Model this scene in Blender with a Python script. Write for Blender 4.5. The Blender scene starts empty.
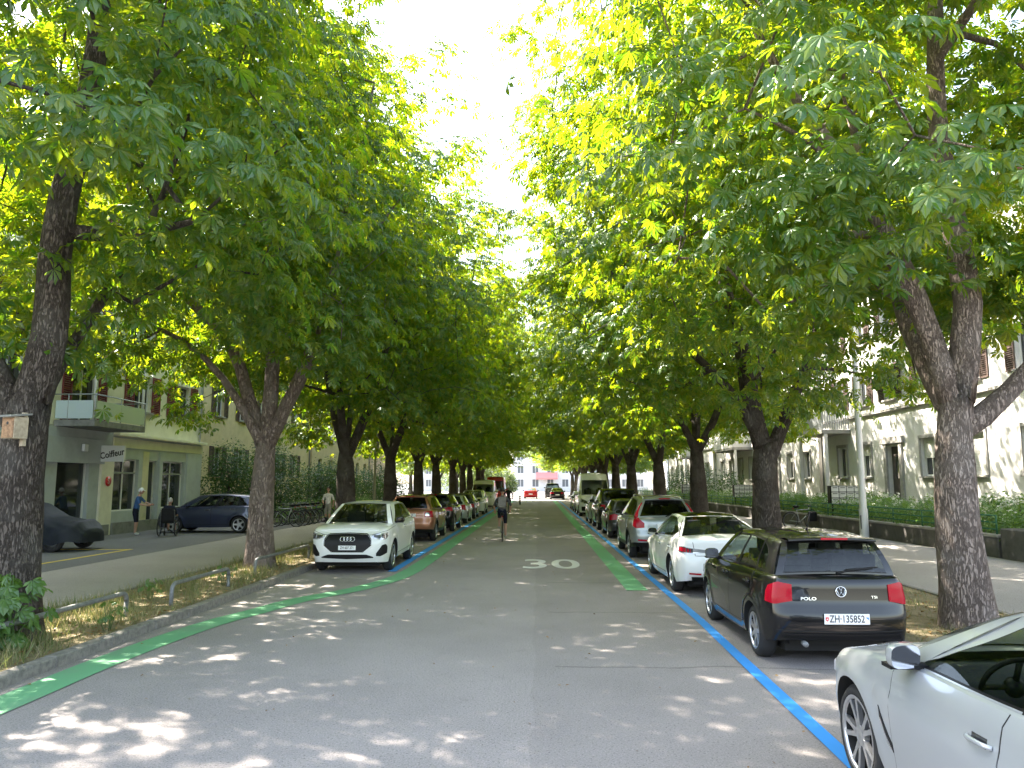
import bpy, bmesh, math, random
import numpy as np
from mathutils import Vector, Matrix
R = math.radians
C = bpy.context.scene.collection
scene = bpy.context.scene

# ------------------------------------------------------------------ helpers
class MB:
    """collects polygons and links them as one mesh object"""
    def __init__(s):
        s.v = []; s.f = []; s.m = []; s.s = []
    def add(s, verts, faces, mi=0, smooth=False):
        b = len(s.v)
        s.v.extend([tuple(map(float, p)) for p in verts])
        for f in faces:
            s.f.append(tuple(i + b for i in f)); s.m.append(mi); s.s.append(smooth)
        return s
    def box(s, c, d, mi=0, rot=None):
        x, y, z = d[0] / 2, d[1] / 2, d[2] / 2
        V = [Vector((i, j, k)) for i in (-x, x) for j in (-y, y) for k in (-z, z)]
        if rot is not None: V = [rot @ p for p in V]
        V = [p + Vector(c) for p in V]
        s.add(V, [(0, 1, 3, 2), (4, 6, 7, 5), (0, 4, 5, 1), (2, 3, 7, 6), (0, 2, 6, 4), (1, 5, 7, 3)], mi)
        return s
    def quad(s, a, b, c, d, mi=0):
        return s.add([a, b, c, d], [(0, 1, 2, 3)], mi)
    def tube(s, pts, r, n=8, mi=0, cap=True, smooth=True, jit=0, rng=None):
        P = [Vector(p) for p in pts]
        rr = r if hasattr(r, '__len__') else [r] * len(P)
        t0 = (P[1] - P[0]).normalized()
        a = t0.orthogonal().normalized()
        V = []
        for i, p in enumerate(P):
            t = (P[min(i + 1, len(P) - 1)] - P[max(i - 1, 0)])
            t = t.normalized() if t.length > 1e-9 else t0
            a = (a - t * a.dot(t))
            a = a.normalized() if a.length > 1e-6 else t.orthogonal().normalized()
            b = t.cross(a)
            for k in range(n):
                w = 2 * math.pi * k / n
                q = rr[i] * (1 + (rng.uniform(-jit, jit) if rng else 0))
                V.append(p + (a * math.cos(w) + b * math.sin(w)) * q)
        F = [(i * n + k, i * n + (k + 1) % n, (i + 1) * n + (k + 1) % n, (i + 1) * n + k)
             for i in range(len(P) - 1) for k in range(n)]
        if cap:
            F.append(tuple(range(n - 1, -1, -1))); F.append(tuple((len(P) - 1) * n + k for k in range(n)))
        return s.add(V, F, mi, smooth)
    def lathe(s, prof, n=24, M=None, mi=0, smooth=True, closed=False):
        M = M or Matrix()
        V = []
        for (r, z) in prof:
            for k in range(n):
                w = 2 * math.pi * k / n
                V.append(M @ Vector((r * math.cos(w), r * math.sin(w), z)))
        m = len(prof)
        F = [(i * n + k, i * n + (k + 1) % n, ((i + 1) % m) * n + (k + 1) % n, ((i + 1) % m) * n + k)
             for i in range(m if closed else m - 1) for k in range(n)]
        return s.add(V, F, mi, smooth)
    def grid(s, P, mi=0, smooth=True, flip=False):
        n = len(P); m = len(P[0])
        V = [p for row in P for p in row]
        F = []
        for i in range(n - 1):
            for j in range(m - 1):
                q = (i * m + j, i * m + j + 1, (i + 1) * m + j + 1, (i + 1) * m + j)
                F.append(q[::-1] if flip else q)
        return s.add(V, F, mi, smooth)
    def ball(s, c, r, nu=12, nv=8, mi=0, M=None):
        c = Vector(c); V = []
        for i in range(nv + 1):
            a = math.pi * i / nv
            for k in range(nu):
                w = 2 * math.pi * k / nu
                p = Vector((r[0] * math.sin(a) * math.cos(w), r[1] * math.sin(a) * math.sin(w), r[2] * math.cos(a)))
                if M is not None: p = M @ p
                V.append(c + p)
        F = [(i * nu + k, (i + 1) * nu + k, (i + 1) * nu + (k + 1) % nu, i * nu + (k + 1) % nu) for i in range(nv) for k in range(nu)]
        return s.add(V, F, mi, True)
    def build(s, name, mats, parent=None, bevel=0, sharp=None, seg=1):
        me = bpy.data.meshes.new(name)
        me.from_pydata(s.v, [], s.f)
        for m in (mats if isinstance(mats, (list, tuple)) else [mats]): me.materials.append(m)
        me.polygons.foreach_set('material_index', s.m)
        me.polygons.foreach_set('use_smooth', s.s)
        if bevel:
            bm = bmesh.new(); bm.from_mesh(me)
            bmesh.ops.bevel(bm, geom=list(bm.edges), offset=bevel, segments=seg, affect='EDGES', profile=.5, clamp_overlap=True)
            bm.to_mesh(me); bm.free()
        if sharp is not None: me.set_sharp_from_angle(angle=R(sharp))
        me.update()
        o = bpy.data.objects.new(name, me); C.objects.link(o)
        if parent is not None: o.parent = parent
        return o

def tag(o, label=None, cat=None, group=None, kind=None):
    if label: o['label'] = label
    if cat: o['category'] = cat
    if group: o['group'] = group
    if kind: o['kind'] = kind
    return o

def thing(name, label, cat, loc=(0, 0, 0), rz=0, group=None):
    o = bpy.data.objects.new(name, None); C.objects.link(o)
    o.location = loc; o.rotation_euler = (0, 0, rz); o.empty_display_size = .2
    return tag(o, label, cat, group)

def copy_tree(o, parent=None):
    c = o.copy(); C.objects.link(c)
    if parent is not None:
        c.parent = parent
    for ch in list(o.children): copy_tree(ch, c)
    return c

def struct(o): return tag(o, kind='structure')

def text_obj(name, body, size, M, mat, parent=None, ext=.002, sx=1, sy=1, align='CENTER', off=0):
    cu = bpy.data.curves.new(name, 'FONT'); cu.body = body; cu.size = size
    cu.align_x = align; cu.align_y = 'CENTER'; cu.extrude = ext; cu.offset = off
    cu.materials.append(mat)
    tmp = bpy.data.objects.new(name, cu); C.objects.link(tmp)
    me = bpy.data.meshes.new_from_object(tmp.evaluated_get(bpy.context.evaluated_depsgraph_get()))
    bpy.data.objects.remove(tmp); bpy.data.curves.remove(cu)
    me.materials.clear(); me.materials.append(mat)
    o = bpy.data.objects.new(name, me); C.objects.link(o)
    if parent is not None: o.parent = parent
    o.matrix_local = M @ Matrix.Diagonal((sx, sy, 1, 1))
    return o

def frame_mat(origin, xdir, ydir):
    x = Vector(xdir).normalized(); y = Vector(ydir); y = (y - x * y.dot(x)).normalized(); z = x.cross(y)
    M = Matrix((x, y, z)).transposed().to_4x4(); M.translation = Vector(origin)
    return M

# ------------------------------------------------------------------ materials
def newmat(name):
    m = bpy.data.materials.new(name); m.use_nodes = True
    nt = m.node_tree
    return m, nt, nt.nodes['Principled BSDF']

def pm(name, col, rough=.6, metal=0, noise=None, bump=None, coat=0, spec=.5, coat_rough=.03):
    """noise = (scale, other colour, low, high), bump = (scale, strength)"""
    m, nt, b = newmat(name); N = nt.nodes; L = nt.links
    b.inputs['Base Color'].default_value = (*col, 1); b.inputs['Roughness'].default_value = rough
    b.inputs['Metallic'].default_value = metal; b.inputs['Specular IOR Level'].default_value = spec
    b.inputs['Coat Weight'].default_value = coat; b.inputs['Coat Roughness'].default_value = coat_rough
    tc = N.new('ShaderNodeTexCoord')
    if noise:
        n = N.new('ShaderNodeTexNoise'); n.inputs['Scale'].default_value = noise[0]; n.inputs['Detail'].default_value = 6
        n.inputs['Roughness'].default_value = .65
        L.new(tc.outputs['Object'], n.inputs['Vector'])
        r = N.new('ShaderNodeMapRange'); r.inputs[1].default_value = noise[2]; r.inputs[2].default_value = noise[3]
        L.new(n.outputs['Fac'], r.inputs[0])
        mx = N.new('ShaderNodeMix'); mx.data_type = 'RGBA'
        mx.inputs[6].default_value = (*col, 1); mx.inputs[7].default_value = (*noise[1], 1)
        L.new(r.outputs[0], mx.inputs[0]); L.new(mx.outputs[2], b.inputs['Base Color'])
    if bump:
        n2 = N.new('ShaderNodeTexNoise'); n2.inputs['Scale'].default_value = bump[0]; n2.inputs['Detail'].default_value = 8
        L.new(tc.outputs['Object'], n2.inputs['Vector'])
        bp = N.new('ShaderNodeBump'); bp.inputs['Strength'].default_value = bump[1]; bp.inputs['Distance'].default_value = .02
        L.new(n2.outputs['Fac'], bp.inputs['Height']); L.new(bp.outputs[0], b.inputs['Normal'])
    return m

def leaf_mat(name, c1, c2, tr1, tr2, trans=.45, gloss=.05):
    m, nt, b = newmat(name); N = nt.nodes; L = nt.links
    N.remove(b); out = N['Material Output']
    g = N.new('ShaderNodeNewGeometry')
    def mixc(a, c):
        mx = N.new('ShaderNodeMix'); mx.data_type = 'RGBA'
        mx.inputs[6].default_value = (*a, 1); mx.inputs[7].default_value = (*c, 1)
        L.new(g.outputs['Random Per Island'], mx.inputs[0]); return mx.outputs[2]
    d = N.new('ShaderNodeBsdfDiffuse'); L.new(mixc(c1, c2), d.inputs['Color'])
    t = N.new('ShaderNodeBsdfTranslucent'); L.new(mixc(tr1, tr2), t.inputs['Color'])
    ms = N.new('ShaderNodeMixShader'); ms.inputs[0].default_value = trans
    L.new(d.outputs[0], ms.inputs[1]); L.new(t.outputs[0], ms.inputs[2])
    gl = N.new('ShaderNodeBsdfGlossy'); gl.inputs['Roughness'].default_value = .38
    gl.inputs['Color'].default_value = (.9, 1, .95, 1)
    m2 = N.new('ShaderNodeMixShader'); m2.inputs[0].default_value = gloss
    L.new(ms.outputs[0], m2.inputs[1]); L.new(gl.outputs[0], m2.inputs[2])
    L.new(m2.outputs[0], out.inputs['Surface'])
    return m

def glass_mat(name, tint=(.25, .3, .28), rough=.0):
    m, nt, b = newmat(name); N = nt.nodes; L = nt.links
    N.remove(b); out = N['Material Output']
    t = N.new('ShaderNodeBsdfTransparent'); t.inputs['Color'].default_value = (*tint, 1)
    g = N.new('ShaderNodeBsdfGlossy'); g.inputs['Roughness'].default_value = rough; g.inputs['Color'].default_value = (1, 1, 1, 1)
    fr = N.new('ShaderNodeFresnel'); ge = N.new('ShaderNodeNewGeometry')
    ir = N.new('ShaderNodeMapRange'); ir.inputs[3].default_value = 1.5; ir.inputs[4].default_value = 1 / 1.5   # same mirror strength from both faces
    L.new(ge.outputs['Backfacing'], ir.inputs[0]); L.new(ir.outputs[0], fr.inputs['IOR'])
    ms = N.new('ShaderNodeMixShader'); L.new(fr.outputs[0], ms.inputs[0])
    L.new(t.outputs[0], ms.inputs[1]); L.new(g.outputs[0], ms.inputs[2])
    L.new(ms.outputs[0], out.inputs['Surface'])
    return m

def asphalt_mat(name, base, dark, light, seams=False, scale=1):
    m, nt, b = newmat(name); N = nt.nodes; L = nt.links
    tc = N.new('ShaderNodeTexCoord')
    def noise(sc, det=6, ro=.6):
        n = N.new('ShaderNodeTexNoise'); n.inputs['Scale'].default_value = sc; n.inputs['Detail'].default_value = det
        n.inputs['Roughness'].default_value = ro; L.new(tc.outputs['Object'], n.inputs['Vector']); return n.outputs['Fac']
    def rng(s_, lo, hi, a=0, c=1):
        r = N.new('ShaderNodeMapRange'); r.inputs[1].default_value = lo; r.inputs[2].default_value = hi
        r.inputs[3].default_value = a; r.inputs[4].default_value = c; L.new(s_, r.inputs[0]); return r.outputs[0]
    def mix(f, a, c, mode='MIX'):
        mx = N.new('ShaderNodeMix'); mx.data_type = 'RGBA'; mx.blend_type = mode
        for sock, val in ((0, f), (6, a), (7, c)):
            if hasattr(val, 'links'): L.new(val, mx.inputs[sock])
            elif isinstance(val, tuple): mx.inputs[sock].default_value = (*val, 1)
            else: mx.inputs[sock].default_value = val
        return mx.outputs[2]
    big = rng(noise(.35, 4), .38, .66)
    col = mix(big, base, dark)
    fine = rng(noise(70 * scale, 3, .8), .50, .72)
    col = mix(fine, col, light)
    pits = rng(noise(48 * scale, 2, .7), .56, .70)
    col = mix(pits, col, tuple(.45 * c for c in dark))
    stain = rng(noise(1.6, 8, .7), .60, .74, 0, .4)
    col = mix(stain, col, tuple(.6 * c for c in dark))
    if seams:
        # repair lane right of the middle joint, joint and cross cracks
        sp = N.new('ShaderNodeSeparateXYZ'); L.new(tc.outputs['Object'], sp.inputs[0])
        wob = N.new('ShaderNodeMath'); wob.operation = 'MULTIPLY_ADD'; wob.inputs[1].default_value = .25
        L.new(noise(.6, 5), wob.inputs[0]); L.new(sp.outputs['X'], wob.inputs[2])
        def m_(op, a, c):
            k = N.new('ShaderNodeMath'); k.operation = op
            for i, val in enumerate((a, c)):
                if hasattr(val, 'links'): L.new(val, k.inputs[i])
                else: k.inputs[i].default_value = val
            return k.outputs[0]
        x = wob.outputs[0]
        strip = m_('MULTIPLY', m_('GREATER_THAN', x, .06), m_('LESS_THAN', x, .34))
        col = mix(m_('MULTIPLY', strip, .17), col, tuple(.62 * c for c in dark))
        lane = m_('MULTIPLY', m_('GREATER_THAN', x, .34), .18)
        col = mix(lane, col, tuple(.8 * c for c in dark))
        ycr = m_('ABSOLUTE', m_('SUBTRACT', m_('FRACT', m_('DIVIDE', m_('ADD', sp.outputs['Y'], m_('MULTIPLY', noise(.8, 5), .5)), 3.7), 0), .5), 0)
        crack = m_('MULTIPLY', m_('LESS_THAN', ycr, .007), m_('GREATER_THAN', x, .3))
        col = mix(m_('MULTIPLY', crack, .45), col, tuple(.4 * c for c in dark))
    L.new(col, b.inputs['Base Color'])
    b.inputs['Roughness'].default_value = .85; b.inputs['Specular IOR Level'].default_value = .3
    bp = N.new('ShaderNodeBump'); bp.inputs['Strength'].default_value = .35; bp.inputs['Distance'].default_value = .008
    L.new(noise(120 * scale, 3, .8), bp.inputs['Height']); L.new(bp.outputs[0], b.inputs['Normal'])
    return m

def paint_line(name, col, wear=.5, dark=(.12, .12, .12)):
    m, nt, b = newmat(name); N = nt.nodes; L = nt.links
    tc = N.new('ShaderNodeTexCoord')
    n = N.new('ShaderNodeTexNoise'); n.inputs['Scale'].default_value = 45; n.inputs['Detail'].default_value = 8; n.inputs['Roughness'].default_value = .8
    n1 = N.new('ShaderNodeTexNoise'); n1.inputs['Scale'].default_value = 1.3; n1.inputs['Detail'].default_value = 5
    L.new(tc.outputs['Object'], n.inputs['Vector']); L.new(tc.outputs['Object'], n1.inputs['Vector'])
    ad = N.new('ShaderNodeMath'); ad.operation = 'ADD'; L.new(n.outputs['Fac'], ad.inputs[0]); L.new(n1.outputs['Fac'], ad.inputs[1])
    r = N.new('ShaderNodeMapRange'); r.inputs[1].default_value = 1.05; r.inputs[2].default_value = 1.4; r.inputs[4].default_value = wear
    L.new(ad.outputs[0], r.inputs[0])
    mx = N.new('ShaderNodeMix'); mx.data_type = 'RGBA'; mx.inputs[6].default_value = (*col, 1); mx.inputs[7].default_value = (*dark, 1)
    L.new(r.outputs[0], mx.inputs[0]); L.new(mx.outputs[2], b.inputs['Base Color'])
    b.inputs['Roughness'].default_value = .7
    return m

def bark_mat(name, c1, c2, c3):
    m, nt, b = newmat(name); N = nt.nodes; L = nt.links
    tc = N.new('ShaderNodeTexCoord')
    mp = N.new('ShaderNodeMapping'); mp.inputs['Scale'].default_value = (1, 1, .20); L.new(tc.outputs['Object'], mp.inputs[0])
    v = N.new('ShaderNodeTexVoronoi'); v.feature = 'DISTANCE_TO_EDGE'; v.inputs['Scale'].default_value = 30
    n = N.new('ShaderNodeTexNoise'); n.inputs['Scale'].default_value = 9; n.inputs['Detail'].default_value = 9; n.inputs['Roughness'].default_value = .7
    L.new(mp.outputs[0], n.inputs['Vector'])
    ad = N.new('ShaderNodeMix'); ad.data_type = 'VECTOR'; ad.inputs[0].default_value = .22
    L.new(mp.outputs[0], ad.inputs[4]); L.new(n.outputs['Color'], ad.inputs[5]); L.new(ad.outputs[1], v.inputs['Vector'])
    r = N.new('ShaderNodeMapRange'); r.inputs[1].default_value = 0; r.inputs[2].default_value = .16; L.new(v.outputs['Distance'], r.inputs[0])
    mx = N.new('ShaderNodeMix'); mx.data_type = 'RGBA'; mx.inputs[6].default_value = (*c1, 1); mx.inputs[7].default_value = (*c2, 1); L.new(r.outputs[0], mx.inputs[0])
    n3 = N.new('ShaderNodeTexNoise'); n3.inputs['Scale'].default_value = 2.2; n3.inputs['Detail'].default_value = 7; L.new(tc.outputs['Object'], n3.inputs['Vector'])
    r3 = N.new('ShaderNodeMapRange'); r3.inputs[1].default_value = .48; r3.inputs[2].default_value = .7; L.new(n3.outputs['Fac'], r3.inputs[0])
    m3 = N.new('ShaderNodeMix'); m3.data_type = 'RGBA'; L.new(r3.outputs[0], m3.inputs[0]); L.new(mx.outputs[2], m3.inputs[6]); m3.inputs[7].default_value = (*c3, 1)
    L.new(m3.outputs[2], b.inputs['Base Color']); b.inputs['Roughness'].default_value = .95; b.inputs['Specular IOR Level'].default_value = .15
    mu = N.new('ShaderNodeMath'); mu.operation = 'MULTIPLY_ADD'; mu.inputs[1].default_value = .6; L.new(n.outputs['Fac'], mu.inputs[0]); L.new(r.outputs[0], mu.inputs[2])
    bp = N.new('ShaderNodeBump'); bp.inputs['Strength'].default_value = .9; bp.inputs['Distance'].default_value = .04
    L.new(mu.outputs[0], bp.inputs['Height']); L.new(bp.outputs[0], b.inputs['Normal'])
    return m

M = {}
M['road'] = asphalt_mat('road_asphalt', (.285, .258, .250), (.225, .204, .198), (.47, .435, .42), seams=True)
M['walk'] = asphalt_mat('pavement_asphalt', (.34, .315, .295), (.29, .27, .255), (.46, .44, .42))
M['fore'] = asphalt_mat('forecourt_asphalt', (.15, .15, .15), (.12, .12, .12), (.26, .26, .26))
M['kerb'] = pm('kerb_granite', (.24, .225, .205), .85, noise=(14, (.13, .125, .115), .4, .65), bump=(60, .4))
M['soil'] = pm('verge_soil', (.26, .20, .12), .95, noise=(5, (.12, .11, .045), .4, .68), bump=(30, .8))
M['lawn'] = pm('garden_soil', (.05, .06, .025), .95, noise=(3, (.09, .07, .04), .4, .6), bump=(20, .8))
M['green_line'] = paint_line('green_road_paint', (.125, .35, .18), .8, (.19, .225, .195))
M['blue_line'] = paint_line('blue_road_paint', (.03, .26, .70), .35, (.10, .14, .22))
M['white_line'] = paint_line('white_road_paint', (.62, .62, .6), .6)
M['yellow_line'] = paint_line('yellow_road_paint', (.65, .48, .06), .5)
M['bark'] = bark_mat('chestnut_bark', (.065, .054, .047), (.125, .105, .092), (.165, .15, .135))
M['bark_pale'] = bark_mat('pale_bark', (.18, .14, .12), (.31, .25, .22), (.37, .315, .285))
M['leaf'] = leaf_mat('chestnut_leaf', (.015, .058, .012), (.036, .098, .018), (.25, .52, .012), (.66, .68, .012), .46, .045)
M['bush'] = leaf_mat('shrub_leaf', (.015, .042, .013), (.038, .078, .018), (.08, .20, .03), (.16, .28, .03), .35, .05)
M['hedge'] = leaf_mat('hedge_leaf', (.05, .11, .03), (.10, .19, .04), (.16, .34, .04), (.28, .44, .05), .4, .04)
M['flower'] = leaf_mat('white_petal', (.7, .72, .6), (.8, .8, .72), (.6, .6, .5), (.6, .6, .5), .25, .02)
M['grass'] = leaf_mat('dry_grass', (.08, .14, .03), (.37, .32, .18), (.12, .2, .03), (.4, .33, .12), .3, .02)
M['litter'] = leaf_mat('fallen_leaf', (.22, .12, .05), (.34, .22, .09), (.2, .1, .04), (.3, .2, .06), .2, .02)
M['stem_green'] = pm('green_stem', (.07, .14, .035), .7)
M['galv'] = pm('galvanised_steel', (.25, .26, .265), .6, .35, noise=(20, (.15, .155, .16), .4, .65))
M['lamp_post'] = pm('pale_grey_post_paint', (.66, .67, .67), .5, .1)
M['rubber'] = pm('tyre_rubber', (.022, .022, .023), .8, bump=(80, .2))
M['rim'] = pm('alloy_rim', (.55, .56, .58), .28, .85)
M['rim_dark'] = pm('rim_shadow_steel', (.035, .035, .038), .6, .3)
M['trim'] = pm('black_trim_plastic', (.009, .009, .010), .4, spec=.25)
M['under'] = pm('underbody_black', (.012, .012, .012), .9)
M['chrome'] = pm('chrome', (.75, .76, .78), .12, 1)
M['glass'] = glass_mat('car_glass', (.50, .56, .52))
M['glass_dark'] = glass_mat('privacy_glass', (.12, .14, .14))
M['interior'] = pm('dark_cabin_cloth', (.03, .03, .033), .8, noise=(8, (.05, .05, .052), .4, .6))
M['interior_grey'] = pm('grey_cabin_trim', (.32, .31, .29), .6)
M['red_lens'] = pm('red_lamp_lens', (.36, .004, .018), .15, coat=.3, spec=.1)
M['clear_lens'] = pm('clear_lamp_lens', (.50, .52, .55), .08, .55, coat=1)
M['lens_dark'] = pm('lamp_inside_black', (.03, .03, .035), .2, coat=1)
M['amber'] = pm('amber_lens', (.7, .25, .02), .15, coat=1)
M['plate'] = pm('white_plate', (.78, .79, .8), .35)
M['ink'] = pm('black_print', (.012, .012, .012), .5)
M['redpaint'] = pm('red_enamel', (.62, .03, .03), .35)
M['bluepaint'] = pm('blue_enamel', (.04, .22, .6), .35)
def paint(name, col, metal=.0, rough=.32, noise=None): return pm(name, col, rough, metal, coat=1, noise=noise, coat_rough=.012, spec=.1 if metal < .2 else .5)
M['p_white'] = paint('white_car_paint', (.80, .81, .80))
M['p_black'] = paint('black_car_paint', (.006, .006, .007))
M['p_silver'] = paint('pale_silver_car_paint', (.48, .505, .535), .45, .36)
M['p_grey'] = paint('grey_silver_car_paint', (.30, .33, .34), .6, .34)
M['p_copper'] = paint('copper_car_paint', (.34, .15, .08), .6, .36)
M['p_blue'] = paint('dark_blue_car_paint', (.022, .03, .065), .3, .3)
M['p_dark'] = paint('anthracite_car_paint', (.04, .042, .046), .4, .34)
M['p_ice'] = paint('blue_silver_car_paint', (.38, .44, .47), .5, .34)
M['p_red'] = paint('red_car_paint', (.45, .02, .02), .1, .34)
M['p_cream'] = paint('cream_van_paint', (.68, .67, .58))
# ------------------------------------------------------------------ trees
def np_mesh(name, V, loops, starts, mats, smooth=False):
    me = bpy.data.meshes.new(name)
    me.vertices.add(len(V)); me.vertices.foreach_set('co', np.asarray(V, np.float32).ravel())
    me.loops.add(len(loops)); me.loops.foreach_set('vertex_index', np.asarray(loops, np.int32))
    me.polygons.add(len(starts)); me.polygons.foreach_set('loop_start', np.asarray(starts, np.int32))
    for m in mats: me.materials.append(m)
    me.polygons.foreach_set('use_smooth', np.full(len(starts), smooth))
    me.update(calc_edges=True)
    return me

def palmate(nl=7, spread=112, wide=.19, petiole=.25):
    """one horse-chestnut leaf in the XY plane, stalk end at the origin, leaflets unit long"""
    V = []; F = []
    for i in range(nl):
        k = (i / (nl - 1)) * 2 - 1
        a = R(spread) * k
        ln = 1.0 - .42 * abs(k) ** 1.5
        w = wide * (1 - .25 * abs(k))
        ca, sa = math.cos(a), math.sin(a)
        P = [(.03, 0, 0), (.42, w * .62, -.03), (.70, w, -.12), (1, 0, -.30), (.70, -w, -.12), (.42, -w * .62, -.03), (.6, 0, .0)]
        b = len(V)
        for (x, y, z) in P:
            x *= ln; y *= ln
            V.append((petiole + ca * x - sa * y, sa * x + ca * y, z * ln - .10 * abs(k) * x))
        F += [(b, b + 5, b + 4, b + 3, b + 6), (b, b + 6, b + 3, b + 2, b + 1)]
    return np.array(V), F

def simple_leaf(w=.32):
    V = [(0, 0, 0), (.5, w, .03), (1, 0, -.12), (.5, -w, .03), (.55, 0, -.05)]
    return np.array(V), [(0, 4, 2, 1), (0, 3, 2, 4)]

def scatter(name, tmpl, pos, xdir, nrm, scale, mats, fold=True):
    """copies of a leaf template as one mesh"""
    V, F = tmpl
    x = xdir - nrm * np.sum(xdir * nrm, 1, keepdims=True)
    x /= np.linalg.norm(x, axis=1, keepdims=True) + 1e-9
    y = np.cross(nrm, x)
    B = np.stack([x, y, nrm], 2)                                   # n,3,3 columns
    P = np.einsum('nij,vj->nvi', B, V) * scale[:, None, None] + pos[:, None, :]
    n, nv = len(pos), len(V)
    fl = np.concatenate([np.array(f) for f in F]); ln = np.array([len(f) for f in F])
    loops = (fl[None, :] + (np.arange(n) * nv)[:, None]).ravel()
    tot = len(fl); st = np.concatenate([[0], np.cumsum(ln)[:-1]])
    starts = (st[None, :] + (np.arange(n) * tot)[:, None]).ravel()
    return np_mesh(name, P.reshape(-1, 3), loops, starts, mats)

def unit(a): return a / (np.linalg.norm(a, axis=-1, keepdims=True) + 1e-9)

def smooth_path(P, step=.35):
    P = [Vector(p) for p in P]; out = []
    for i in range(len(P) - 1):
        p0, p1, p2, p3 = P[max(i - 1, 0)], P[i], P[i + 1], P[min(i + 2, len(P) - 1)]
        n = max(2, int((p2 - p1).length / step))
        for k in range(n):
            t = k / n
            out.append(.5 * ((2 * p1) + (p2 - p0) * t + (2 * p0 - 5 * p1 + 4 * p2 - p3) * t * t + (3 * p1 - p0 - 3 * p2 + p3) * t ** 3))
    out.append(P[-1]); return out

def make_tree_meshes(name, seed, trunk, limbs, r_base, env, ncl, nleaf, tmpl, bark, keep=None, leaf_scale=.25, extra=()):
    """trunk: polyline; limbs: [(polyline, radius at its root)], env = (centre, rx, ry, rz_up, rz_down)"""
    rs = np.random.RandomState(seed); rng = random.Random(seed)
    pos = []; par = []; rad = []; fixed = []
    def add(p, pa, r): pos.append(np.array(p, float)); par.append(pa); rad.append(r); fixed.append(r); return len(pos) - 1
    tp = smooth_path(trunk); prev = -1
    for i, p in enumerate(tp):
        t = i / (len(tp) - 1); h = p.z
        flare = 1 + .42 * math.exp(-max(h, 0) / .28)
        prev = add(p, prev, r_base * (1 - .08 * t - .20 * min(1, max(0, (h - 1.7) / 1.2))) * flare)
    top = prev; ntrunk = len(pos)
    limb_tips = []
    for (pl, r0) in limbs:
        lp = smooth_path(pl, .5)
        d = [np.linalg.norm(np.array(lp[0]) - q) for q in pos[:ntrunk]]
        prev = int(np.argmin(d))
        for i, p in enumerate(lp):
            t = i / (len(lp) - 1)
            prev = add(p, prev, r0 * (1 - .82 * t))
        limb_tips.append(prev)
    c, rx, ry, ru, rd = env; c = np.array(c, float)
    # crown cluster centres, spaced out, more of them near the outside
    pts = []
    tries = 0
    ph = rs.uniform(0, 6.28, 8)
    while len(pts) < ncl and tries < 60000:
        tries += 1
        d = unit(rs.normal(size=3)); rho = rs.uniform(.05, 1) ** .42
        az = math.atan2(d[1], d[0])
        lump = 1 + .45 * d[2] ** 2 * (1 - d[2] ** 2) + .10 * math.sin(3 * az + ph[0] + 4 * d[2]) + .09 * math.sin(5 * az + ph[1] - 5 * d[2]) + .06 * math.sin(9 * az + ph[2] + 7 * d[2])
        p = c + d * rho * lump * np.array([rx, ry, ru if d[2] > 0 else rd])
        if keep is not None and not keep(p): continue
        if p[2] < c[2] - .2 * rd and rho * lump < .66: continue
        if pts and min(np.sum((np.array(pts) - p) ** 2, 1)) < .80 ** 2: continue
        pts.append(p)
    for p in extra: pts.append(np.array(p, float))
    pts = np.array(pts)
    base = pos[top]
    order = np.argsort(np.linalg.norm(pts - base, axis=1))
    plen = [0.0] * len(pos)
    for i in range(1, len(pos)):
        plen[i] = plen[par[i]] + np.linalg.norm(pos[i] - pos[par[i]]) * .35
    ok_from = int(ntrunk * .8)
    tips = []
    for ci in order:
        p = pts[ci]
        Q = np.array(pos[ok_from:]); dd = np.linalg.norm(Q - p, axis=1)
        cost = dd + .28 * np.array(plen[ok_from:]) + np.where(Q[:, 2] > p[2] + .8, (Q[:, 2] - p[2]) * .5, 0)
        j = int(np.argmin(cost)) + ok_from
        a = pos[j]; L = np.linalg.norm(p - a); n = max(1, int(L / .7)); prev = j
        side = rs.normal(size=3) * .06 * L
        for k in range(1, n + 1):
            t = k / n
            q = a + (p - a) * t + np.array([0, 0, .16 * L * math.sin(math.pi * t)]) + side * math.sin(math.pi * t)
            pl0 = plen[prev]
            prev = add(q, prev, 0); plen.append(pl0 + L / n * .35)
        tips.append((prev, p))
    # pipe-model radii
    n = len(pos); acc = np.zeros(n); kids = [[] for _ in range(n)]
    for i in range(n):
        if par[i] >= 0: kids[par[i]].append(i)
    for i in range(n - 1, -1, -1):
        r = max(.012, acc[i] ** (1 / 2.35)) if acc[i] > 0 else .012
        r = min(r, .13) if not fixed[i] else max(fixed[i], min(r, .08))
        rad[i] = r
        if par[i] >= 0: acc[par[i]] += r ** 2.35
    mb = MB()
    stack = [(0, None)]
    while stack:
        s, pre = stack.pop()
        chain = [pre, s] if pre is not None else [s]
        cur = s
        while kids[cur]:
            ks = sorted(kids[cur], key=lambda k: -(rad[k] + (1 if fixed[k] and cur < ntrunk - 1 and k == cur + 1 else 0)))
            for o in ks[1:]: stack.append((o, cur))
            cur = ks[0]; chain.append(cur)
        if len(chain) < 2: continue
        r = [rad[k] for k in chain]
        for _ in range(2): r = [r[0]] + [(r[i - 1] + 2 * r[i] + r[i + 1]) / 4 for i in range(1, len(r) - 1)] + [r[-1]]
        if pre is not None: r[0] = min(rad[pre], r[1] * 1.15)
        big = max(r); sides = 22 if big > .2 else 12 if big > .09 else 7 if big > .035 else 4
        mb.tube([pos[k] for k in chain], r, sides, 0, cap=False, jit=.055 if big > .09 else 0, rng=rng)
    # leaves
    P = []; X = []; Nn = []; S = []
    axis = c
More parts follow.
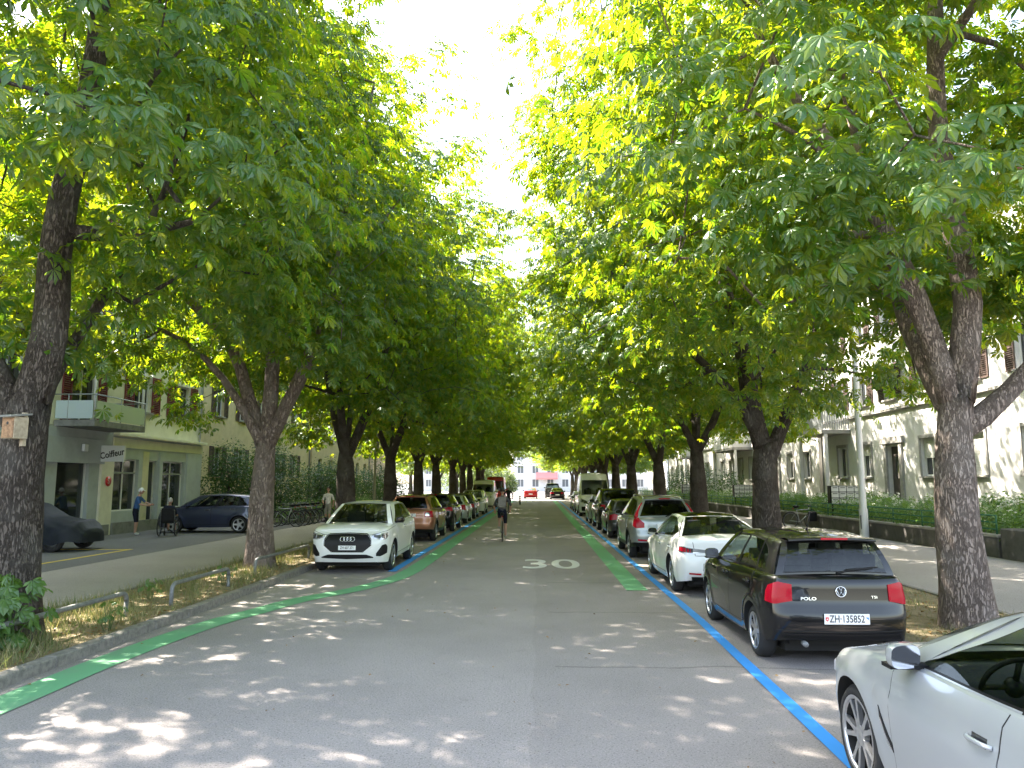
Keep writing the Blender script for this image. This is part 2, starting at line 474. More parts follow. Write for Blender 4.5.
    for (ti, p) in tips:
        o = p - axis; o[2] *= .45; o = unit(o)
        m = int(nleaf * rs.uniform(.65, 1.3))
        off = rs.normal(size=(m, 3)) * np.array([.45, .45, .20]) 
        d = unit(off * np.array([1, 1, .3]) + o * .5 + rs.normal(size=(m, 3)) * .22)
        nr = unit(np.array([0, 0, 1.0]) + d * .62 + o * .25 + rs.normal(size=(m, 3)) * .30)
        q = p + off; q[:, 2] -= .28 * (off[:, 0] ** 2 + off[:, 1] ** 2)
        P.append(q); X.append(d); Nn.append(nr); S.append(rs.uniform(.65, 1.15, m) * leaf_scale)
    # some sprays along the inner twigs too
    P = np.concatenate(P); X = np.concatenate(X); Nn = np.concatenate(Nn); S = np.concatenate(S)
    crown = scatter(name + '_crown', tmpl, P, X, Nn, S, [M['leaf']])
    me = bpy.data.meshes.new(name + '_trunk'); me.from_pydata(mb.v, [], mb.f); me.materials.append(bark)
    me.polygons.foreach_set('use_smooth', [True] * len(mb.f)); me.update()
    return me, crown

def place_tree(meshes, loc, label, group, rz=0, sc=(1, 1, 1)):
    t = thing('chestnut_tree', label, 'tree', loc, rz, group); t.scale = sc
    for nm, me in zip(('trunk', 'crown'), meshes):
        o = bpy.data.objects.new(nm, me); C.objects.link(o); o.parent = t
    return t

LEAF7 = palmate()
LEAF5 = palmate(5, 95, .24)
GL = 'chestnut trees in the row on the cafe side'
GL = 'chestnut trees along the left kerb'; GR = 'chestnut trees along the right kerb'

# near trees, limbs as they fork in the photograph
t_l1 = make_tree_meshes('near_left', 11,
    [(0, 0, -.1), (-.02, 0, 1.0), (.0, 0, 2.0), (.06, 0, 3.0)],
    [([(.08, 0, 3.0), (.22, .05, 3.9), (.18, .1, 4.9), (.24, .1, 5.8), (.34, .2, 6.8), (.48, .2, 8.0), (.4, .4, 10), (.6, .2, 13)], .235),
     ([(-.1, 0, 2.8), (-.62, -.1, 3.7), (-1.1, -.3, 4.6), (-2.0, -.2, 6.2), (-3, .3, 8.5)], .22),
     ([(.1, .2, 3.2), (.3, 1.2, 4.8), (.5, 2.2, 6.6), (.8, 2.8, 9)], .09)],
    .335, ((-.6, 0, 8.9), 5.2, 5.2, 7.6, 5.2), 240, 58, LEAF7, M['bark'],
    keep=lambda p: p[0] < (2.8 if p[2] > 9.5 else 3.7) and p[2] > 3.9 + (.7 if p[0] > 0 else 0) and not (abs(p[0]) < 1.1 and p[1] < 0 and p[2] < 6.2))
t_l2 = make_tree_meshes('second_left', 12,
    [(0, 0, -.1), (-.01, 0, .8), (.0, 0, 1.9), (.04, 0, 3.0)],
    [([(-.05, 0, 2.9), (-.5, .1, 4.1), (-1.05, .2, 5.4), (-2.2, .3, 6.5), (-3.3, .2, 7.8), (-3.6, .1, 8.8), (-4.2, 0, 11)], .17),
     ([(-.1, -.1, 3.0), (-.95, -.3, 4.4), (-1.9, -.5, 5.3), (-3.3, -.7, 5.9)], .12),
     ([(.05, 0, 3.0), (.08, .1, 4.2), (0, .2, 5.7), (-.3, .2, 7.3), (0, .2, 10), (.2, 0, 13)], .19),
     ([(.1, 0, 2.9), (.5, 0, 3.8), (1.0, -.1, 4.8), (1.3, -.1, 6.2), (1.75, -.1, 7.6), (1.9, 0, 9), (2.4, .1, 12)], .17),
     ([(.1, .2, 3.2), (.5, 1.2, 5), (.9, 2.4, 7), (1, 3.2, 9.5)], .12)],
    .29, ((-.6, 0, 9.0), 5.1, 4.9, 7.9, 5.2), 235, 58, LEAF7, M['bark_pale'],
    keep=lambda p: p[2] > 4.7 and p[0] < (2.7 if p[2] > 9.5 else 3.6))
t_r1 = make_tree_meshes('near_right', 13,
    [(0, 0, -.1), (-.06, 0, 1.45), (-.03, 0, 2.5), (.05, 0, 3.15)],
    [([(.08, 0, 3.1), (.30, 0, 4.5), (.25, .1, 5.7), (.12, .1, 7.3), (.3, .2, 10), (.2, .1, 13)], .205),
     ([(-.02, 0, 3.1), (-.38, .05, 4.6), (-.92, .1, 6.0), (-1.62, .1, 7.2), (-2.15, .2, 8.2), (-3.0, .3, 10.2)], .165),
     ([(.12, 0, 2.7), (.75, .0, 3.2), (1.7, .1, 4.2), (3.0, .2, 6.0)], .17),
     ([(.0, .2, 3.1), (-.12, .9, 4.4), (-.1, 1.8, 6.5), (-.3, 2.4, 9)], .16),
     ([(-1.0, .1, 6.2), (-2.2, -.9, 6.6), (-3.2, -1.6, 6.7)], .07)],
    .292, ((-.5, .2, 9.2), 6.2, 5.6, 7.4, 5.0), 250, 68, LEAF7, M['bark_pale'],
    keep=lambda p: p[0] > -4.8 and p[2] > 4.6 and not (p[1] < -.5 and -1.6 < p[0] < 1.4 and p[2] < 6.6),
    extra=[(-2.3, -1.9, 5.7), (-2.9, -2.3, 5.4), (-2.6, -1.6, 5.1), (-1.9, -2.3, 5.5), (-2.2, -1.3, 4.9), (-1.4, -2.0, 6.0), (1.6, 0, 5.4), (2.4, .8, 5.2), (1.9, 1.6, 5.8), (.9, 1.5, 5.9), (3.0, -.5, 5.6), (2.2, -1.0, 6.0), (1.2, 2.6, 5.2), (2.9, 2.2, 5.4), (3.6, 1.2, 5.0)])
t_r2 = make_tree_meshes('second_right', 14,
    [(0, 0, -.1), (-.02, 0, 1.2), (-.03, 0, 2.2), (0, 0, 3.0)],
    [([(-.05, 0, 2.9), (-.3, 0, 4.0), (-.55, .1, 6.0), (-.9, .1, 7.6), (-.8, .2, 10.5), (-.6, 0, 13)], .25),
     ([(.1, 0, 2.6), (.55, 0, 3.6), (1.15, 0, 5.0), (1.65, 0, 6.4), (2.4, .2, 9)], .20),
     ([(-.1, -.1, 3.0), (-.9, -.1, 4.4), (-1.9, -.2, 5.4), (-3.2, -.3, 6.6), (-4.4, -.2, 8.2)], .14),
     ([(0, .2, 3.1), (.1, 1.2, 5), (.2, 2.4, 7.5)], .13)],
    .36, ((-.7, 0, 9.2), 6.8, 5.4, 8.4, 5.3), 275, 64, LEAF7, M['bark'],
    keep=lambda p: p[2] > 3.9 and not (1.3 < p[0] < 3.7 and p[2] < 7.6) and p[0] > (-5.0 if p[1] < -1.5 else -6.6))

def generic_tree(name, seed, sx, lim, far=0):
    rng = random.Random(seed)
    fz = rng.uniform(2.7, 3.3); limbs = []
    a0 = rng.uniform(0, 6.28); nl = 3
    for k in range(nl):
        a = a0 + k * 6.28 / nl + rng.uniform(-.4, .4); ca, sa = math.cos(a), math.sin(a)
        h = rng.uniform(.85, 1.15)
        limbs.append(([(.06 * ca, .06 * sa, fz), (.66 * ca, .6 * sa, fz + 1.2 * h), (1.2 * ca, 1.1 * sa, fz + 2.9 * h),
                       (1.9 * ca, 1.8 * sa, fz + 5 * h), (2.6 * ca, 2.4 * sa, fz + 7.6 * h)], rng.uniform(.13, .18)))
    limbs.append(([(0, 0, fz), (.1, .05, fz + 2), (-.1, 0, fz + 4.5), (.1, .1, fz + 9)], .10))
    return make_tree_meshes(name, seed, [(0, 0, -.1), (.02, 0, 1.3), (-.02, .02, fz)], limbs, rng.uniform(.31, .38),
        ((-.25 * sx, 0, 8.8 + far), (5.6 if sx > 0 else 6.0) + 1.2 * far, 5.4, 7.7 + 1.2 * far, 5.0 + far), int(255 + 55 * far), 60, LEAF5, M['bark'], keep=lambda p: p[2] > 4.1 and not (sx < 0 and far < 1 and p[0] > 4.6 and p[2] < 8) and sx * p[0] < (lim if p[2] > 9.5 else lim + .8), leaf_scale=.27)
kL = [generic_tree('avenue_left_a', 21, 1, 3.7), generic_tree('avenue_left_b', 22, 1, 5.9, 1)]; kR = [generic_tree('avenue_right_a', 23, -1, 6.8, .6), generic_tree('avenue_right_b', 24, -1, 7.8, 1)]

ORD = ['first', 'second', 'third', 'fourth', 'fifth', 'sixth', 'seventh', 'eighth', 'ninth', 'tenth', 'eleventh', 'twelfth', 'thirteenth', 'fourteenth', 'fifteenth']
tr = random.Random(5)
place_tree(t_l1, (-6.68, 9.75, .1), 'thick ridged chestnut with the wooden birdhouse on its trunk', GL)
place_tree(t_l2, (-6.5, 18.1, .1), 'chestnut with pale mottled bark splitting into spreading limbs beside the low hoop rails', GL)
place_tree(t_r1, (5.86, 11.0, .1), 'chestnut with pale sunlit trunk and a side limb, beside the black hatchback', GR)
place_tree(t_r2, (5.9, 20.3, .1), 'stout dark forked chestnut behind the white saloon car', GR)
for i in range(9):
    y = 25.7 + 8.1 * i + tr.uniform(-.4, .4)
    s = tr.uniform(.94, 1.05)
    place_tree(kL[0 if i == 0 else 1], (-6.55 + tr.uniform(-.15, .15), y, .1),
               'dark chestnut trunk, %s tree from the birdhouse tree along the left kerb' % ORD[i + 2], GL, tr.uniform(-.25, .25), (s, s * (1 if i % 4 < 2 else -1), s * tr.uniform(.96, 1.04)))
for i in range(12):
    y = 29.4 + 9.4 * i + tr.uniform(-.4, .4)
    if 96 < y < 112: y += 0
    s = tr.uniform(.94, 1.05)
    place_tree(kR[0 if i in (0, 3, 6) else 1], (5.9 + tr.uniform(-.15, .15), y, .1),
               'dark chestnut trunk, %s tree from the silver coupe along the right kerb' % ORD[i + 2], GR, tr.uniform(-.25, .25), (s, s * (1 if i % 4 < 2 else -1), s * tr.uniform(.96, 1.04)))
# ------------------------------------------------------------------ ground, road, pavements
KL, KR = -5.4, 4.4          # kerb faces
g = MB(); g.quad((-700, -60, -.03), (700, -60, -.03), (700, 1500, -.03), (-700, 1500, -.03)); struct(g.build('ground', M['fore']))
g = MB(); g.grid([[(x, y, 0) for x in np.linspace(KL - .02, KR + .02, 6)] for y in np.linspace(-30, 260, 60)], flip=True, smooth=False); struct(g.build('road', M['road']))
g = MB(); g.quad((-60, 100, .004), (60, 100, .004), (60, 108, .004), (-60, 108, .004)); struct(g.build('crossing_road', M['fore']))
def kerb(name, x0, x1):
    mb = MB(); y = -30.0; r = random.Random(3)
    while y < 99:
        L = r.uniform(.95, 1.3)
        mb.box(((x0 + x1) / 2 + r.uniform(-.004, .004), y + L / 2, .05), (x1 - x0, L - .012, .14 + r.uniform(-.006, .006)))
        y += L
    struct(mb.build(name, M['kerb'], bevel=.012))
kerb('kerb_left', KL - .16, KL); kerb('kerb_right', KR, KR + .16)
g = MB()
def strip(name, x0, x1, y0, y1, z, mat, bump=0, nx=8, ny=160, seed=1):
    r = random.Random(seed); mb = MB()
    P = []
    for y in np.linspace(y0, y1, ny):
        row = []
        for i, x in enumerate(np.linspace(x0, x1, nx)):
            e = 0 if i in (0, nx - 1) else r.uniform(-bump, bump) + bump * 1.2
            row.append((x, y, z + e))
        P.append(row)
    mb.grid(P, flip=True)
    return struct(mb.build(name, mat))
strip('verge_left', -7.55, KL - .15, -30, 99, .085, M['soil'], .018)
strip('verge_right', KR + .15, 7.0, -30, 99, .085, M['soil'], .018)
strip('pavement_left', -11.0, -7.55, -30, 99, .10, M['walk'])
strip('forecourt_left', -18.6, -11.0, -30, 37.5, .096, M['fore'])
strip('pavement_right', 7.0, 12.06, -30, 99, .10, M['walk'])
strip('garden_left', -18.6, -11.0, 37.5, 99, .12, M['lawn'], .03)
g = MB()
strip('garden_right', 12.3, 16.5, 10, 99, .62, M['lawn'], .03)
# slab edge strip and pavement border
mb = MB(); mb.box((-7.6, 34, .085), (.09, 130, .05)); struct(mb.build('pavement_edging_left', M['kerb']))
mb = MB(); mb.box((7.04, 34, .085), (.09, 130, .05)); struct(mb.build('pavement_edging_right', M['kerb']))
mb = MB(); mb.box((-10.98, 34, .09), (.12, 130, .03)); struct(mb.build('gutter_strip', M['under' if 0 else 'fore']))

# painted lines
def lerp_(a, b, t): return a + (b - a) * t
def ribbon(name, pts, w, mat, z=.008):
    Q = [pts[0]]
    for (xb, yb) in pts[1:]:                       # even spacing so that the curve cannot overshoot
        (xa, ya) = Q[-1]; k = max(1, round(math.hypot(xb - xa, yb - ya) / 1.6)); Q += [(lerp_(xa, xb, i / k), lerp_(ya, yb, i / k)) for i in range(1, k + 1)]
    P = smooth_path([(x, y, 0) for x, y in Q], .35); mb = MB(); rows = []
    for i, p in enumerate(P):
        t = (P[min(i + 1, len(P) - 1)] - P[max(i - 1, 0)]).normalized(); n = Vector((t.y, -t.x, 0))
        ww = w if not callable(w) else w(p.y)
        rows.append([(p - n * ww / 2).to_tuple()[:2] + (z,), (p + n * ww / 2).to_tuple()[:2] + (z,)])
    mb.grid(rows, flip=False, smooth=False)
    o = struct(mb.build(name, mat))
    if o.data.polygons[0].normal.z < 0: o.data.flip_normals()
    return o
ribbon('green_line_left', [(-5.0, -6), (-5.0, 3), (-5.0, 7.3), (-5.0, 9.3), (-4.82, 11.4), (-4.22, 13.8), (-3.55, 15.2), (-3.12, 16.8), (-2.98, 18.4), (-2.95, 21), (-2.97, 60), (-2.97, 92)], .43, M['green_line'])
ribbon('green_line_right', [(1.89, 15.2), (1.89, 30), (1.89, 60), (1.89, 92)], .41, M['green_line'])
ribbon('blue_line_right', [(2.2, -4), (2.28, 5), (2.36, 9), (2.42, 12), (2.43, 20), (2.43, 40), (2.43, 92)], .14, M['blue_line'], .011)
ribbon('blue_line_left', [(-3.42, 18.2), (-3.42, 40), (-3.42, 92)], .2, M['blue_line'], .011)
o = text_obj('speed_marking', '30', 1.0, Matrix.Translation((.30, 19.95, .009)), M['white_line'], ext=0, sx=1.53, sy=3.1, off=.012); struct(o)
mb = MB(); mb.box((-12.1, 20.6, .101), (.12, 4.6, .006)); mb.box((-13.3, 22.8, .101), (2.3, .1, .006)); struct(mb.build('parking_marking', M['yellow_line']))
# covers in the road
# ------------------------------------------------------------------ grass and litter on the verges
def grass_field(name, x0, x1, y0, y1, n, h, mat, seed, z=.1, dens=None):
    rs = np.random.RandomState(seed)
    y = y0 + (y1 - y0) * rs.uniform(0, 1, n) ** 1.6; x = rs.uniform(x0, x1, n)
    k = .5 + .5 * np.sin(x * 3.1 + 1.7 * np.sin(y * .9)) * np.sin(y * 1.7 + 2 * np.sin(x * 2.2))
    m = rs.uniform(0, 1, n) < .25 + .75 * k
    x, y, k = x[m], y[m], k[m]; n = len(x)
    V = np.array([(-.5, 0, 0), (.5, 0, 0), (.28, 0, .55), (0, 0, 1.0), (-.28, 0, .55)]) * np.array([.05, 1, 1]); F = [(0, 1, 2, 3, 4)]
    pos = np.stack([x, y, np.full(n, z)], 1)
    up = unit(np.stack([rs.normal(size=n) * .42, rs.normal(size=n) * .42, np.ones(n)], 1))
    xd = unit(np.stack([rs.normal(size=n), rs.normal(size=n), np.zeros(n)], 1))
    s = h * rs.uniform(.4, 1.2, n) * (.5 + .8 * k)
    xx = unit(xd - up * np.sum(xd * up, 1, keepdims=True)); yy = np.cross(up, xx)
    # template Z becomes 'up', so pass it as the normal
    me = scatter(name, (V, F), pos, xx, up, s, [mat])
    o = bpy.data.objects.new(name, me); C.objects.link(o); tag(o, kind='stuff'); return o
grass_field('verge_grass_left', -7.5, KL - .2, 5, 60, 52000, .20, M['grass'], 1)
grass_field('verge_grass_right', KR + .2, 6.95, 7, 60, 30000, .12, M['grass'], 2)
def litter(name, x0, x1, y0, y1, n, z, seed, s=(.03, .07)):
    rs = np.random.RandomState(seed)
    pos = np.stack([rs.uniform(x0, x1, n), y0 + (y1 - y0) * rs.uniform(0, 1, n) ** 1.4, np.full(n, z)], 1)
    xd = unit(np.stack([rs.normal(size=n), rs.normal(size=n), np.zeros(n)], 1))
    nr = unit(np.stack([rs.normal(size=n) * .35, rs.normal(size=n) * .35, np.ones(n)], 1))
    me = scatter(name, simple_leaf(.36), pos, xd, nr, rs.uniform(*s, n), [M['litter']])
    o = bpy.data.objects.new(name, me); C.objects.link(o); tag(o, kind='stuff')
litter('leaf_litter_left', -7.3, KL - .2, 5, 40, 2600, .135, 3); litter('leaf_litter_right', KR + .2, 6.9, 7, 40, 2000, .135, 4)
litter('leaf_litter_road', -5.3, 4.3, 4, 40, 260, .016, 5, (.02, .05))
# ------------------------------------------------------------------ cars
def lerp(a, b, t): return a + (b - a) * t
def sstep(t): t = min(1, max(0, t)); return t * t * (3 - 2 * t)
def itp(tab, x): return float(np.interp(x, [p[0] for p in tab], [p[1] for p in tab]))
def smooth_tab(tab, n=160):
    """monotone-ish smooth version of a table"""
    xs = np.array([p[0] for p in tab], float); ys = np.array([p[1] for p in tab], float)
    m = np.gradient(ys, xs); out = []
    for x in np.linspace(xs[0], xs[-1], n):
        i = min(max(np.searchsorted(xs, x) - 1, 0), len(xs) - 2); h = xs[i + 1] - xs[i]; t = (x - xs[i]) / h
        out.append((x, ys[i] * (1 + 2 * t) * (1 - t) ** 2 + h * m[i] * t * (1 - t) ** 2 + ys[i + 1] * t * t * (3 - 2 * t) + h * m[i + 1] * t * t * (t - 1)))
    return out

class Car:
    FRONT = [(0, 0), (.30, .008), (.58, .045), (.80, .14), (.92, .30), (.975, .55), (1, .95)]
    REAR = [(1, .95), (.985, .50), (.94, .22), (.86, .095), (.66, .03), (.34, .006), (0, 0)]
    def __init__(s, **k):
        s.__dict__.update(k)
        s.hw = s.W / 2; s.yf = s.L / 2
        f = k.get('front', Car.FRONT); r = k.get('rear', Car.REAR)
        P = [(x * s.hw, s.yf - d) for x, d in f] + [(x * s.hw, -s.yf + d) for x, d in r]
        D = []
        for i in range(len(P) - 1):
            p0, p1, p2, p3 = [np.array(P[min(max(j, 0), len(P) - 1)]) for j in (i - 1, i, i + 1, i + 2)]
            if i == 0: p0 = np.array((-p2[0], p2[1]))
            if i == len(P) - 2: p3 = np.array((-p1[0], p1[1]))
            n = 60
            # cubic Hermite with chord-scaled tangents
            l = np.linalg.norm(p2 - p1)
            def tan(a, b, c):
                d1 = np.linalg.norm(b - a) + 1e-6; d2 = np.linalg.norm(c - b) + 1e-6
                return ((b - a) / d1 * d2 + (c - b) / d2 * d1) / (d1 + d2)
            t1 = tan(p0, p1, p2) * l; t2 = tan(p1, p2, p3) * l
            for q in range(n):
                t = q / n; h = (2 * t ** 3 - 3 * t * t + 1, t ** 3 - 2 * t * t + t, -2 * t ** 3 + 3 * t * t, t ** 3 - t * t)
                D.append(h[0] * p1 + h[1] * t1 + h[2] * p2 + h[3] * t2)
        D.append(np.array(P[-1])); s.D = np.array(D)
        s.A = np.concatenate([[0], np.cumsum(np.linalg.norm(np.diff(s.D, axis=0), axis=1))]); s.T = s.A[-1]
        T = np.gradient(s.D, s.A, axis=0); T /= np.linalg.norm(T, axis=1, keepdims=True)
        s.N = np.stack([-T[:, 1], T[:, 0]], 1)        # outward, for the +x half walked front to rear: tangent (x+, y-)
        s.N = np.where(s.N[:, :1] * s.D[:, :1] + s.N[:, 1:] * s.D[:, 1:] < 0, -s.N, s.N)
        s.zt = smooth_tab(s.ztop); s.zr_ = smooth_tab(s.zroof) if s.zroof else None
        s.ya = s.yf - s.fo; s.yb = s.ya - s.wb
        s.Ra = s.R * k.get('arch', 1.14)
    # plan curve, by arc length from the front centre
    def plan(s, u):
        return (np.interp(u, s.A, s.D[:, 0]), np.interp(u, s.A, s.D[:, 1]), np.interp(u, s.A, s.N[:, 0]), np.interp(u, s.A, s.N[:, 1]))
    def u_at_y(s, y):
        lo, hi = .3 * s.hw, s.T - .3 * s.hw
        for _ in range(40):
            m = (lo + hi) / 2
            if s.plan(m)[1] > y: lo = m
            else: hi = m
        return lo
    def zTop(s, y): return itp(s.zt, s.yf - y)
    def zLow(s, u):
        x, y, nx, ny = s.plan(u)
        z = itp(s.zsill, s.yf - y)
        for yw in (s.ya, s.yb):
            d = abs(y - yw)
            if d < s.Ra: z = max(z, s.R + math.sqrt(max(0, s.Ra ** 2 - d * d)))
        return z
    def pt(s, u, z, off=0):
        x, y, nx, ny = s.plan(u); zt = s.zTop(y)
        wf = max(0, ny) ** 2; wr = max(0, -ny) ** 2; ws = max(0, 1 - wf - wr)
        ins = wf * itp(s.pf, z) + ws * itp(s.ps, z) + wr * itp(s.pr, z)
        rt = s.__dict__.get('rt', .10); ri = lerp(.065, .10, wf)
        q = min(1, max(0, (z - (zt - rt)) / rt))
        ins += ri * (1 - math.sqrt(1 - q * q))
        for yw in (s.ya, s.yb):                      # slight wheel-arch swell
            d = math.hypot(y - yw, z - s.R)
            if d < s.Ra + .13: ins -= .016 * sstep((s.Ra + .13 - d) / .10)
        ins -= off
        return (max(0, x - nx * ins) if x < .02 else x - nx * ins, y - ny * ins, z)
    def nrm(s, u, z):
        e = .012
        a = np.array(s.pt(min(u + e, s.T), z)) - np.array(s.pt(max(u - e, 0), z))
        b = np.array(s.pt(u, z + e)) - np.array(s.pt(u, z - e))
        n = np.cross(a, b); n /= np.linalg.norm(n) + 1e-9
        x, y, nx, ny = s.plan(u)
        return n if n[0] * nx + n[1] * ny > 0 else -n
    def patch(s, mb, us, zlo, zhi, off=.005, mi=0, side=1, nz=6, skirt=.012):
        """a panel lying on the body, with a returned edge"""
        rows = []
        for i, u in enumerate(us):
            row = []
            a = zlo[i] if hasattr(zlo, '__len__') else zlo(u) if callable(zlo) else zlo
            b = zhi[i] if hasattr(zhi, '__len__') else zhi(u) if callable(zhi) else zhi
            for j in range(nz + 1):
                z = lerp(a, b, j / nz); p = np.array(s.pt(u, z)) + s.nrm(u, z) * off
                row.append((p[0] * side, p[1], p[2]))
            rows.append(row)
        nU, nZ = len(rows), nz + 1
        mb.grid(rows, mi, True, flip=(side < 0))
        # edge
        if skirt:
            ring = [(i, 0) for i in range(nU)] + [(nU - 1, j) for j in range(1, nZ)] + [(i, nZ - 1) for i in range(nU - 2, -1, -1)] + [(0, j) for j in range(nZ - 2, 0, -1)]
            V = []
            for (i, j) in ring:
                u = us[i]; p = np.array(rows[i][j]); n = s.nrm(u, p[2]) * np.array([side, 1, 1])
                V.append(tuple(p)); V.append(tuple(p - n * skirt))
            m = len(ring)
            mb.add(V, [(2 * k, 2 * ((k + 1) % m), 2 * ((k + 1) % m) + 1, 2 * k + 1) if side < 0 else (2 * k, 2 * k + 1, 2 * ((k + 1) % m) + 1, 2 * ((k + 1) % m)) for k in range(m)], mi, False)
    def line(s, mb, pts, w=.006, off=.0025, mi=0, side=1):
        """thin dark shut-line through (u,z) points"""
        rows = []
        P = []
        for i in range(len(pts) - 1):
            (u0, z0), (u1, z1) = pts[i], pts[i + 1]; n = max(2, int(math.hypot(u1 - u0, z1 - z0) / .05))
            for k in range(n): P.append((lerp(u0, u1, k / n), lerp(z0, z1, k / n)))
        P.append(pts[-1])
        for i, (u, z) in enumerate(P):
            a, b = P[max(i - 1, 0)], P[min(i + 1, len(P) - 1)]
            t = np.array([b[0] - a[0], b[1] - a[1]]); t /= np.linalg.norm(t) + 1e-9; n = (-t[1], t[0])
            r = []
            for q in (-w / 2, w / 2):
                uu, zz = u + n[0] * q, z + n[1] * q; p = np.array(s.pt(uu, zz)) + s.nrm(uu, zz) * off; r.append((p[0] * side, p[1], p[2]))
            rows.append(r)
        mb.grid(rows, mi, True)

    def build(s, name, label, loc, rz, group=None, cat='car'):
        root = thing(name, label, cat, loc, rz, group); s.root = root
        P_, TR, UN = M[s.paint], M['trim'], M['under']
        # ---- columns
        us = set(np.linspace(0, s.u_at_y(s.yf - .75), 22)) | set(np.linspace(s.u_at_y(-s.yf + .75), s.T, 22))
        ys = list(np.linspace(s.yf - .75, -s.yf + .75, 26)[1:-1])
        for yw in (s.ya, s.yb):
            ys = [y for y in ys if abs(abs(y - yw) - s.Ra) > .05 and abs(y - yw) > s.Ra]
            ys += [yw + s.Ra * math.cos(a) for a in np.linspace(0.02, math.pi - .02, 19)] + [yw + s.Ra * 1.006, yw - s.Ra * 1.006]
        us |= {s.u_at_y(y) for y in ys if -s.yf + .3 < y < s.yf - .3}
        us = sorted(us)
        uu = [us[0]]
        for u in us[1:]:
            if u - uu[-1] > .006: uu.append(u)
        us = uu
        T = [0, .06, .14, .24, .34, .44, .54, .64, .73, .80, .86, .905, .94, .965, .985, 1]
        body = MB(); rings = []
        for u in us:
            y = s.plan(u)[1]; a, b = s.zLow(u), s.zTop(y)
            rings.append([s.pt(u, lerp(a, b, t)) for t in T])
        clad = s.__dict__.get('clad', 0)
        for side in (1, -1):
            n = len(us); m = len(T)
            V = [(p[0] * side, p[1], p[2]) for r in rings for p in r]
            F0 = []; F1 = []
            for i in range(n - 1):
                for j in range(m - 1):
                    q = (i * m + j, i * m + j + 1, (i + 1) * m + j + 1, (i + 1) * m + j)
                    zc = sum(V[k][2] for k in q) / 4; yc = sum(V[k][1] for k in q) / 4
                    dk = False
                    if clad:
                        near = min(math.hypot(yc - s.ya, zc - s.R), math.hypot(yc - s.yb, zc - s.R)) < s.Ra + .075
                        dk = zc < clad or near
                    elif zc < s.__dict__.get('lip', .0): dk = True
                    (F1 if dk else F0).append(q[::-1] if side > 0 else q)
            body.add(V, F0, 0, True)
            if F1: body.add(V, F1, 1, True)
            # lower edge turned inwards: wheel housings and underside
            W = []
            for r in rings:
                p = r[0]; W.append((p[0] * side, p[1], p[2])); k = max(0, p[0] - .30); W.append((k * side, p[1] * .985, p[2] + .004))
            body.add(W, [(2 * i, 2 * i + 1, 2 * i + 3, 2 * i + 2) if side > 0 else (2 * i, 2 * i + 2, 2 * i + 3, 2 * i + 1) for i in range(n - 1)], 2, False)
        body.box((0, 0, .36), (s.W - .62, s.L - .5, .28), 2)
        for yw in (s.ya, s.yb): body.box((0, yw, s.R + .06), (s.W - .56, s.Ra * 2.1, s.R * 1.5), 2)
        # ---- bonnet and rear deck
        yc = s.yf - s.cowl; uc = s.u_at_y(yc); yrb = s.yf - s.rbelt; ur = s.u_at_y(yrb)
        def topfill(u0, u1, front):
            rows = []
            cols = [u for u in us if u0 <= u <= u1]
            cols = ([u0] if abs(cols[0] - u0) > .01 else []) + cols + ([u1] if abs(cols[-1] - u1) > .01 else [])
            for u in cols:
                p = s.pt(u, s.zTop(s.plan(u)[1])); d = (s.yf - p[1]) if front else (p[1] + s.yf)
                row = []
                for k in np.linspace(-1, 1, 17):
                    q = 1 - k * k
                    ridge = .012 * math.exp(-((abs(k) - .62) / .1) ** 2) * sstep(d / .4) if front else 0
                    row.append((p[0] * k, p[1], p[2] + s.crown * sstep(d / .55) * q + ridge * (p[0] > .3)))
                rows.append(row)
            body.grid(rows, 0, True, flip=not True)
        topfill(0, uc, True)
        if ur < s.T - .02: topfill(ur, s.T, False)
        # ---- greenhouse
        xe = s.pt(uc, s.zTop(yc))[0] - .004
        nf, ns, nr = 17, 49, 17
        ztc = s.zTop(yc)
        F_b = [np.array((xe * k, yc + s.wbow * (1 - k * k), s.zTop(yc + s.wbow * (1 - k * k)) + s.crown * (1 - k * k) - .004)) for k in np.linspace(0, 1, nf)]
        rfx, rrx = s.roofw
        def zr(y): return itp(s.zr_, s.yf - y)
        yrf, yrr = s.yf - s.rooff, s.yf - s.roofr
        F_r = [np.array((rfx * k, yrf + .09 * (1 - k * k), zr(yrf) + .02 * (1 - k * k))) for k in np.linspace(0, 1, nf)]
        S_b = []; S_r = []
        for a in np.linspace(0, 1, ns):
            y = lerp(yc, yrb, a); u = s.u_at_y(y); p = s.pt(u, s.zTop(y)); S_b.append(np.array((p[0] - .004, p[1], p[2] - .004)))
            y2 = lerp(yrf, yrr, a); wx = lerp(rfx, rrx, a) + .05 * 4 * a * (1 - a) * s.__dict__.get('roofbow', 1)
            S_r.append(np.array((wx, y2, zr(y2))))
        xr_ = S_b[-1][0]
        bow = s.__dict__.get('rbow', .1)
        R_b = [np.array((xr_ * k, yrb - bow * (1 - k * k), s.zTop(yrb) - .004 + (s.crown * .6 * (1 - k * k) if ur < s.T - .02 else 0))) for k in np.linspace(1, 0, nr)]
        R_r = [np.array((rrx * k, yrr - .07 * (1 - k * k), zr(yrr) + .02 * (1 - k * k))) for k in np.linspace(1, 0, nr)]
        s.S_b, s.S_r = S_b, S_r
        blg = s.__dict__.get('bulge', .03)
        def G(b, r, t, kind):
            p = b * (1 - t) + r * t
            if kind == 'S':
                p = p + np.array((blg * 4 * t * (1 - t) * .6, 0, 0))
                q = max(0, (t - .86) / .14); p[0] -= .045 * (1 - math.sqrt(max(0, 1 - q * q)))
            else:
                p = p + np.array((0, (1 if kind == 'F' else -1) * .035 * 4 * t * (1 - t), .018 * 4 * t * (1 - t)))
            return p
        glass = {}
